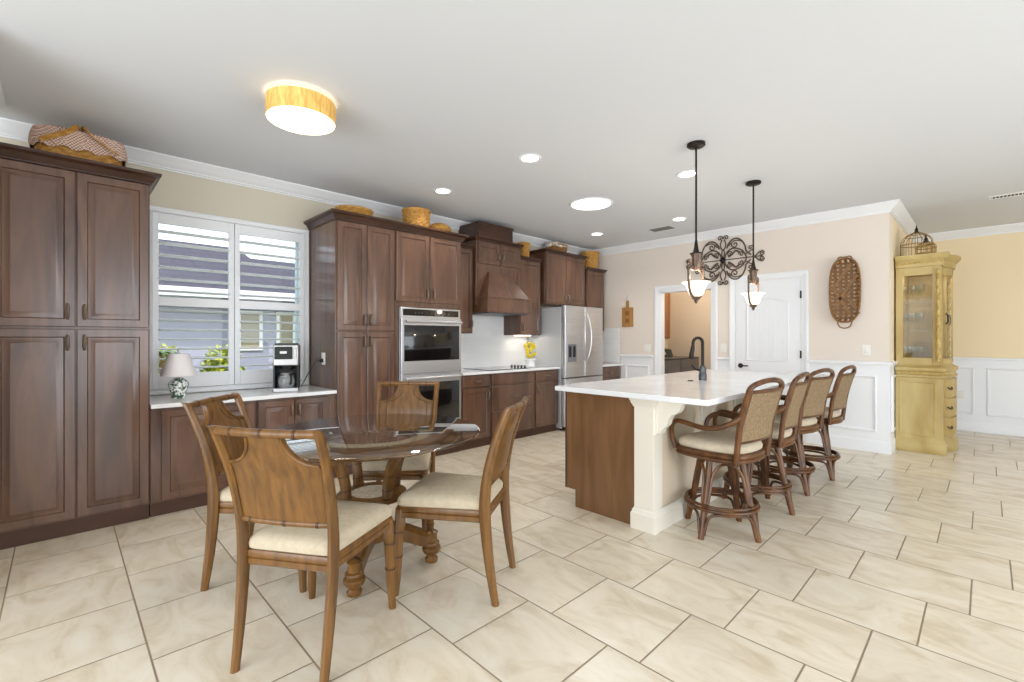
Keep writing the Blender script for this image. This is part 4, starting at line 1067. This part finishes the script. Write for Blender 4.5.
def rope(name, pts, r, tw, parent, mt=CREAMD):
    # twisted rope along a straight run
    a, b_ = Vector(pts[0]), Vector(pts[1]); d = b_-a; L_ = d.length; d.normalize()
    x = d.orthogonal().normalized(); y = d.cross(x); n = max(8, int(L_/tw*6)); rings = []
    for i in range(n+1):
        ph = 2*PI*(L_*i/n)/tw
        rings.append([a+d*(L_*i/n)+(x*math.cos(q)+y*math.sin(q))*r*(1+.28*math.cos(2*(q-ph/2))) for q in [2*PI*j/12 for j in range(12)]])
    return part(name, MB().loft(rings), mt, parent)
rope('rope_trim', [(CX0+.01, CY0-.012, .888), (CX1+.01, CY0-.012, .888)], .012, .05, t)
rope('rope_trim', [(CX1+.012, CY0, .888), (CX1+.012, 7.12, .888)], .012, .05, t)
rope('rope_column', [(CX1-.035, CY0-.004, 1.02), (CX1-.035, CY0-.004, 2.04)], .018, .11, t)
rope('rope_column', [(CX1+.0, CY1-.03, 1.02), (CX1+.0, CY1-.03, 2.04)], .018, .11, t)
for z0, z1 in ((.18, .38), (.40, .60), (.62, .82)):
    rg = []
    for o, dz in ((.002, 0), (.016, .0), (.020, .01)):
        pp = [(x, y) for x, y in front(o)][1:-1]
        rg.append((pp, dz))
    ins = [(x-.05, y) for x, y in rg[0][0]][::-1]
    dm = MB().loft([[(x, y, z0) for x, y in rg[1][0]+ins], [(x, y, z1) for x, y in rg[1][0]+ins]])
    d = part('drawer', dm, CREAM, t, bev=.004)
    for yy in (7.15, 7.75):
        part('handle', MB().tube(cr([(CX1+.03, yy-.04, (z0+z1)/2+.012), (CX1+.055, yy-.025, (z0+z1)/2-.012), (CX1+.065, yy+.025, (z0+z1)/2-.012), (CX1+.06, yy+.04, (z0+z1)/2+.012)], 4), .006, 6), BRONZED, d)
# upper case: posts, back, rails, glass
UI = .012
up = MB()
up.box(CX0, CX0+.065, CY0+UI, CY0+.05, .98, 2.10).box(CX1-.085, CX1-.012, CY0+UI, CY0+.05, .98, 2.10).box(CX0+.065, CX1-.085, CY0+UI, CY0+.05, .98, 1.06).box(CX0+.065, CX1-.085, CY0+UI, CY0+.05, 1.99, 2.10)
up.box(CX0, CX0+.02, CY0+.05, CY1-.02, .98, 2.10).box(CX0, CX1-.012, CY1-.05, CY1-.012, .98, 2.10)
part('upper_frame', up, CREAM, t, bev=.003)
part('side_glass', MB().box(CX0+.06, CX1-.08, CY0+.025, CY0+.03, 1.05, 2.0), CGLASS, t)
fr = front(-.02)
dr = MB()
for i in range(1, len(fr)-2):
    (x0_, y0_), (x1_, y1_) = fr[i], fr[i+1]
    for z0, z1 in ((.98, 1.05), (2.0, 2.10)): dr.add([(x0_-.02, y0_, z0), (x1_-.02, y1_, z0), (x1_, y1_, z0), (x0_, y0_, z0), (x0_-.02, y0_, z1), (x1_-.02, y1_, z1), (x1_, y1_, z1), (x0_, y0_, z1)], [(0, 3, 2, 1), (4, 5, 6, 7), (0, 1, 5, 4), (1, 2, 6, 5), (2, 3, 7, 6), (3, 0, 4, 7)])
dr.box(CX1-.04, CX1-.018, CY0+.05, CY0+.22, .98, 2.10).box(CX1-.04, CX1-.018, CY1-.22, CY1-.05, .98, 2.10)
for yy in (7.14, 7.44, 7.74): dr.box(CX1+(.045 if yy == 7.44 else -.03), CX1+(.062 if yy == 7.44 else -.008), yy-.018, yy+.018, 1.0, 2.08)
part('front_door', dr, CREAM, t)
gl = MB()
for i in range(1, len(fr)-2):
    (x0_, y0_), (x1_, y1_) = fr[i], fr[i+1]
    gl.add([(x0_-.012, y0_, 1.05), (x1_-.012, y1_, 1.05), (x1_-.008, y1_, 1.05), (x0_-.008, y0_, 1.05), (x0_-.012, y0_, 2.0), (x1_-.012, y1_, 2.0), (x1_-.008, y1_, 2.0), (x0_-.008, y0_, 2.0)], [(0, 3, 2, 1), (4, 5, 6, 7), (0, 1, 5, 4), (1, 2, 6, 5), (2, 3, 7, 6), (3, 0, 4, 7)])
part('door_glass', gl, CGLASS, t)
for yy, xx in ((7.18, CX1+.01), (7.70, CX1+.01)):
    part('door_pull', MB().tube([(xx, yy, 1.44), (xx+.02, yy, 1.46), (xx+.02, yy, 1.54), (xx, yy, 1.56)], .008, 8), BRONZED, t)
SHZ = (1.005, 1.37, 1.69)
part('case_floor', MB().box(CX0+.02, CX1-.02, CY0+.05, CY1-.05, .985, 1.0), CREAM, t)
for z in SHZ[1:]: part('glass_shelf', MB().box(CX0+.022, CX1-.03, CY0+.052, CY1-.052, z-.008, z-.001), CGLASS, t)
rings = [[(x, y, z) for x, y in cpoly(o)] for o, z in ((-.012, 2.08), (.0, 2.085), (.004, 2.10), (.004, 2.15), (.015, 2.155), (.03, 2.17), (.05, 2.195), (.055, 2.205), (.055, 2.215), (.0, 2.222))]
part('crown', MB().loft(rings), CREAM, t)
rope('rope_trim', [(CX0+.01, CY0-.006, 2.128), (CX1+.0, CY0-.006, 2.128)], .010, .045, t)
light('added_cabinet_lamp', 'POINT', (-.52, 7.3, 2.02), 3.5, (1, .92, .8), shadow_soft_size=.02)  # unseen lamp added to brighten the inside of the glass case
# glassware
def goblet(x, y, z, h, r):
    return MB().lathe([(r*.85, 0), (r*.85, .003), (.006, .010), (.005, h*.42), (r*.55, h*.5), (r, h*.72), (r*.92, h), (r*.86, h), (r*.92, h*.72), (r*.45, h*.53), (.002, h*.5)], (x, y, z), 14)
CRM = CRYS
for zi, z in enumerate(SHZ):
    shelf = ('bottom', 'middle', 'top')[zi]
    for k in range(5):
        x = -.66+.07*(k % 3)+(.035 if k > 2 else 0); y = 6.99+.09*(k//3)+.02*(k % 2)
        o = part('goblet', goblet(x, y, z, .20-.02*(zi == 0), .036), CRM)
        tag(o, 'clear crystal goblet on the %s shelf of the display cabinet' % shelf, 'glass', 'goblets on the %s shelf' % shelf)
    o = part('crystal_plate', MB().lathe([(.02, .0), (.10, .006), (.12, .012), (.12, .016), (.10, .010), (.02, .004)], (0, 0, 0), 24), CRM)
    o.rotation_euler = (math.radians(78), 0, math.radians(20)); o.location = (-.53, 7.28, z+.118)
    tag(o, 'crystal plate propped on the %s shelf of the display cabinet' % shelf, 'plate')

# birdcages
def cage(x, y, z, r, h, n, label):
    t = empty('birdcage', (x, y, z), label, 'birdcage')
    W = mat('brown gold wire', (160, 126, 66), .5, metal=.3)
    def ring(rr, zz, th): return MB().tube([(x+rr*math.cos(2*PI*i/28), y+rr*math.sin(2*PI*i/28), z+zz) for i in range(28)], th, 6, closed=True)
    part('base', MB().lathe([(r*1.02, 0), (r*1.02, .012), (r*.9, .016)], (x, y, z), 28), W, t)
    part('band', ring(r, h*.5, .005), W, t)
    part('band', ring(r*.72, h*.83, .004), W, t)
    for i in range(n):
        a = 2*PI*i/n; c, s_ = math.cos(a), math.sin(a)
        pts = [(r, .01), (r, h*.5), (r*.94, h*.68), (r*.72, h*.83), (r*.38, h*.94), (.008, h)]
        part('cage_wire', MB().tube([(x+q*c, y+q*s_, z+zz) for q, zz in cr2(pts, 3)], .0032, 5), W, t)
    part('finial', MB().lathe([(.024, h-.012), (.028, h+.0), (.014, h+.012), (.018, h+.028), (.008, h+.05), (.002, h+.085)], (x, y, z), 12), BRONZED, t)
cage(-.575, 7.18, 2.222, .145, .30, 16, 'large domed wire birdcage on top of the display cabinet')
cage(-.475, 6.94, 2.222, .085, .14, 12, 'small domed wire birdcage in front of the larger one')

# ================================================================ baskets on the cabinets
def woven(mb, c, rx, ry, z0, z1, flare, rows, n=48, amp=.004, wall=.010, sqe=2.0):
    def R_(a, k):
        ca, sa = math.cos(a), math.sin(a)
        q = (abs(ca)**sqe+abs(sa)**sqe)**(-1/sqe)
        return q*k
    rings = []
    for i in range(rows*2+1):
        t_ = i/(rows*2); k = 1-flare*(1-t_); z = z0+(z1-z0)*t_; ring = []
        for j in range(n):
            a = 2*PI*j/n; q = R_(a, k)+amp/rx*(1 if (j//2+i//2) % 2 else -1)*(1 if i % 2 else .2)
            ring.append((c[0]+rx*q*math.cos(a), c[1]+ry*q*math.sin(a), z))
        rings.append(ring)
    for i in range(5):
        t_ = 1-i/4*.9; k = (1-flare*(1-t_))-wall/rx; z = z0+.01+(z1-z0-.01)*t_
        rings.append([(c[0]+rx*R_(2*PI*j/n, k)*math.cos(2*PI*j/n), c[1]+ry*R_(2*PI*j/n, k)*math.sin(2*PI*j/n), z) for j in range(n)])
    return mb.loft(rings)
def rim(c, rx, ry, z, th, sqe=2.0, n=40):
    pts = []
    for j in range(n):
        a = 2*PI*j/n; ca, sa = math.cos(a), math.sin(a); q = (abs(ca)**sqe+abs(sa)**sqe)**(-1/sqe)
        pts.append((c[0]+rx*q*ca, c[1]+ry*q*sa, z))
    return MB().tube(pts, th, 6, closed=True, sq=(1.6, .8))
def basket(c, rx, ry, z0, h, label, flare=.15, mt=BASK, lid=None, hoop=None, sqe=2.0, rows=8):
    t = empty('basket', (c[0], c[1], z0), label, 'basket')
    part('woven_body', woven(MB(), c, rx, ry, z0, z0+h, flare, rows, sqe=sqe), mt, t, smooth=False)
    part('rim', rim(c, rx*1.01, ry*1.01, z0+h, .009, sqe), mt, t)
    if lid:
        part('lid', MB().loft([[(c[0]+rx*k*math.cos(2*PI*j/40), c[1]+ry*k*math.sin(2*PI*j/40), z0+h+zz) for j in range(40)] for k, zz in ((1.03, .0), (1.04, .012), (.9, lid*.55), (.6, lid*.85), (.25, lid), (.02, lid))]), mt, t)
    if hoop:
        part('handle', strip(MB(), cr([(c[0], c[1]-ry*1.0, z0+h-.02), (c[0], c[1]-ry*.95, z0+h+hoop*.5), (c[0], c[1]-ry*.5, z0+h+hoop*.93), (c[0], c[1], z0+h+hoop), (c[0], c[1]+ry*.5, z0+h+hoop*.93), (c[0], c[1]+ry*.95, z0+h+hoop*.5), (c[0], c[1]+ry*1.0, z0+h-.02)], 4), .03, (1, 0, 0), .006), mt, t, smooth=False)
    return t
ZT = 2.381
# picnic basket with gingham liner
c = (-4.36, .10)
t = empty('picnic_basket', (c[0], c[1], ZT), 'long picnic basket with checked cloth cover on the left pantry', 'basket')
part('woven_body', woven(MB(), c, .165, .225, ZT, ZT+.215, .12, 9, n=64, sqe=3.4), BASK, t, smooth=False)
rg = []
for k, z in ((1.05, .14), (1.08, .17), (1.07, .22), (1.04, .245), (1.02, .262), (.92, .275), (.5, .283), (.02, .285)):
    ring = []
    for j in range(72):
        a = 2*PI*j/72; ca, sa = math.cos(a), math.sin(a); q = (abs(ca)**3.4+abs(sa)**3.4)**(-1/3.4)
        w_ = (.010*math.sin(14*a) if z < .16 else .008*math.sin(12*a) if z < .2 else 0)
        ring.append((c[0]+(.168*k+w_*.4)*q*ca, c[1]+(.228*k+w_*.4)*q*sa, ZT+z+w_))
    rg.append(ring)
part('gingham_cover', MB().loft(rg, caps=(0, 1)), GING, t, label='red and cream checked cloth cover')
for yy, sg in ((c[1]-.17, 1), (c[1]+.17, -1)):
    part('handle', strip(MB(), cr([(c[0]+.205, yy-sg*.02, ZT+.15), (c[0]+.205, yy+sg*.10, ZT+.23), (c[0]+.17, yy+sg*.155, ZT+.292), (c[0], yy+sg*.16, ZT+.30), (c[0]-.17, yy+sg*.155, ZT+.292), (c[0]-.205, yy+sg*.1, ZT+.23), (c[0]-.205, yy-sg*.02, ZT+.15)], 4), .030, (.3, 1, .3), .007), BASK, t, smooth=False)
basket((-4.38, 2.09), .15, .18, ZT, .16, 'low golden oval basket on tall cabinet beside the window, leftmost over the ovens tower', hoop=None, lid=.03)
basket((-4.34, 2.78), .145, .15, ZT, .275, 'deep round golden basket standing above the left oven cabinet door', flare=.12, rows=12)
basket((-4.36, 3.095), .13, .13, ZT, .13, 'shallow golden basket with domed lid above the right oven cabinet door', lid=.075)
basket((-4.60, 4.72), .085, .085, 2.371, .25, 'tall narrow golden basket between range hood and refrigerator cabinet', flare=.1, rows=12)
b6 = basket((-4.56, 5.40), .13, .20, 2.531, .15, 'low golden basket with pale cloth on the refrigerator cabinet', mt=BASKD)
cl = MB(); rnd = random.Random(3)
rg = []
for k, z in ((1.02, .12), (1.06, .15), (1.04, .165), (.8, .185), (.5, .20), (.2, .205), (.02, .2)):
    rg.append([(-4.56+.13*k*math.cos(2*PI*j/36), 5.40+.20*k*math.sin(2*PI*j/36), 2.531+z+.012*math.sin(5*2*PI*j/36+k*6)) for j in range(36)])
part('cloth_liner', cl.loft(rg, caps=(0, 1)), mat('pale floral cloth', (226, 218, 204), .9, c2=(150, 130, 110), scale=(40, 40, 40), lo=.5, hi=.6), b6, label='pale patterned cloth liner')
basket((-4.56, 6.25), .14, .16, 2.381, .30, 'large round golden basket in the corner on top of the last wall cabinet', flare=.25, rows=12)

# ================================================================ counter items
lx, ly, lz = -4.42, .665, .811
t = empty('table_lamp', (lx, ly, lz), 'small ceramic table lamp with green pattern and white shade by window', 'lamp')
pat = mat('green patterned ceramic', (238, 240, 236), .2, c2=(70, 96, 82), scale=(38, 38, 38), detail=1, lo=.47, hi=.53, dist=1.5)
part('base', MB().lathe([(.044, 0), (.046, .006), (.048, .03), (.062, .08), (.068, .105), (.064, .125), (.045, .142), (.034, .148), (.034, .155), (.02, .158)], (lx, ly, lz), 28), pat, t)
part('stem', MB().cyl((lx, ly, lz+.15), (lx, ly, lz+.36), .006), STEELL, t)
part('bulb', MB().sphere((lx, ly, lz+.25), .028), PORC, t)
part('lamp_shade', MB().loft([[(lx+r*math.cos(2*PI*j/36), ly+r*math.sin(2*PI*j/36), lz+z) for j in range(36)] for r, z in ((.118, .175), (.071, .345), (.068, .345), (.115, .175))], close=True), mat('white pleated shade', (232, 226, 226), .85), t)
part('finial', MB().lathe([(.004, .355), (.010, .365), (.007, .378), (.001, .385)], (lx, ly, lz), 10), STEELL, t)

t = empty('coffee_maker', (0, 0, 0), 'stainless and black drip coffee maker on the window counter', 'coffee maker')
hw_, dp_ = .10, .11
part('base', MB().box(-dp_, dp_+.01, -hw_, hw_, 0, .035), STEELL, t, bev=.006)
part('tower', MB().box(-dp_, -.02, -hw_, hw_, .035, .41), BLACK, t, bev=.006)
part('side_column', MB().box(-.02, dp_-.02, -hw_, -hw_+.014, .035, .23).box(-.02, dp_-.02, hw_-.014, hw_, .035, .23), BLACK, t)
part('brew_head', MB().box(-.02, dp_, -hw_, hw_, .23, .41), STEELL, t, bev=.008)
part('control_face', MB().box(dp_, dp_+.004, -hw_+.012, hw_-.045, .285, .395), BLACK, t, bev=.002)
part('display', MB().box(dp_+.004, dp_+.006, -.045, .01, .335, .355), STEELL, t)
part('grinder_switch', MB().box(dp_, dp_+.012, hw_-.038, hw_-.015, .29, .385), STEELL, t, bev=.004)
part('hopper_lid', MB().box(-dp_+.01, dp_-.02, -hw_+.01, hw_-.01, .41, .425), mat('smoked lid', (70, 72, 76), .15), t, bev=.005)
part('filter_basket', MB().lathe([(.05, .19), (.062, .23)], (.045, 0, 0), 20), BLACK, t)
cf = part('carafe', MB().lathe([(.055, .0), (.068, .02), (.070, .06), (.060, .10), (.046, .118), (.050, .128)], (.045, 0, .037), 24), mat('glass carafe', (210, 214, 216), .08, trans=.6), t)
part('carafe_band', MB().lathe([(.0615, .095), (.0625, .10), (.050, .116)], (.045, 0, .037), 24, caps=(0, 0)), STEELL, cf)
part('handle', MB().tube(cr([(.095, .03, .15), (.14, .045, .15), (.145, .045, .09), (.11, .035, .07)], 4), .009, 8), BLACK, cf)
t.location = (-4.36, 1.45, .811); t.rotation_euler.z = math.radians(-24)
ot = plate('wall_outlet', 'outlet with plug on the side of the tall cabinet by the coffee maker', (-4.40, 1.085), .075, .115, fy(1.793), 1, 'outlet')
part('plug', MB().box(-4.415, -4.385, 1.755, 1.787, 1.05, 1.085), BLACK, ot, bev=.004)
cd = MB().tube(cr([(-4.40, 1.757, 1.065), (-4.42, 1.72, 1.05), (-4.45, 1.67, .95), (-4.48, 1.62, .84), (-4.46, 1.58, .8185), (-4.45, 1.56, .8185)], 5), .004, 6)
tag(part('power_cord', cd, BLACK), 'black power cord running from the outlet to the coffee maker', 'cord')

# lemon jar on a white stand
jx, jy, jz = -4.42, 4.66, .891
t = empty('canister_stand', (jx, jy, jz), 'white ceramic stand holding the lemon jar beside the refrigerator', 'stand')
part('body', MB().lathe([(.075, 0), (.080, .006), (.070, .02), (.062, .05), (.066, .08), (.085, .095), (.085, .105)], (jx, jy, jz), 28), PORC, t)
t = empty('lemon_jar', (jx, jy, jz+.106), 'round glass jar filled with lemons on a white stand', 'jar')
jz2 = jz+.106
part('glass', MB().lathe([(.055, .0), (.074, .02), (.080, .07), (.080, .17), (.070, .21), (.055, .225), (.058, .235), (.054, .235), (.051, .225), (.066, .208), (.076, .17), (.076, .07), (.070, .024), (.05, .005)], (jx, jy, jz2), 28), CGLASS, t)
part('lid', MB().lathe([(.056, .236), (.058, .242), (.03, .256), (.01, .262), (.014, .275), (.004, .285)], (jx, jy, jz2), 20), CGLASS, t)
rnd = random.Random(11); k = 0
for layer in range(5):
    for i in range(3):
        a = 2*PI*i/3+layer*PI/3
        rr = .036
        x, y, z = jx+rr*math.cos(a), jy+rr*math.sin(a), jz2+.032+layer*.042
        lm = MB().lathe([(.001, -.034), (.006, -.031), (.018, -.024), (.027, -.008), (.027, .008), (.018, .024), (.006, .030), (.001, .034)], (0, 0, 0), 12)
        o = part('lemon', lm, LEM); o.scale = (.93, .93, .93); o.location = (x, y, z); o.rotation_euler = (rnd.uniform(1.1, 1.9), rnd.uniform(-.4, .4), rnd.uniform(0, 6))
        tag(o, 'yellow lemon inside the glass jar by the refrigerator', 'lemon', 'lemons in the glass jar'); k += 1
lf = MB(); rnd = random.Random(4); leaves(lf, (jx, jy, jz2+.11), .035, .035, .08, 20, .03, rnd)
tag(part('lemon_leaves', lf, LEAFG, smooth=False), 'dark green leaves tucked between the lemons in the jar', 'leaves', None, 'stuff')
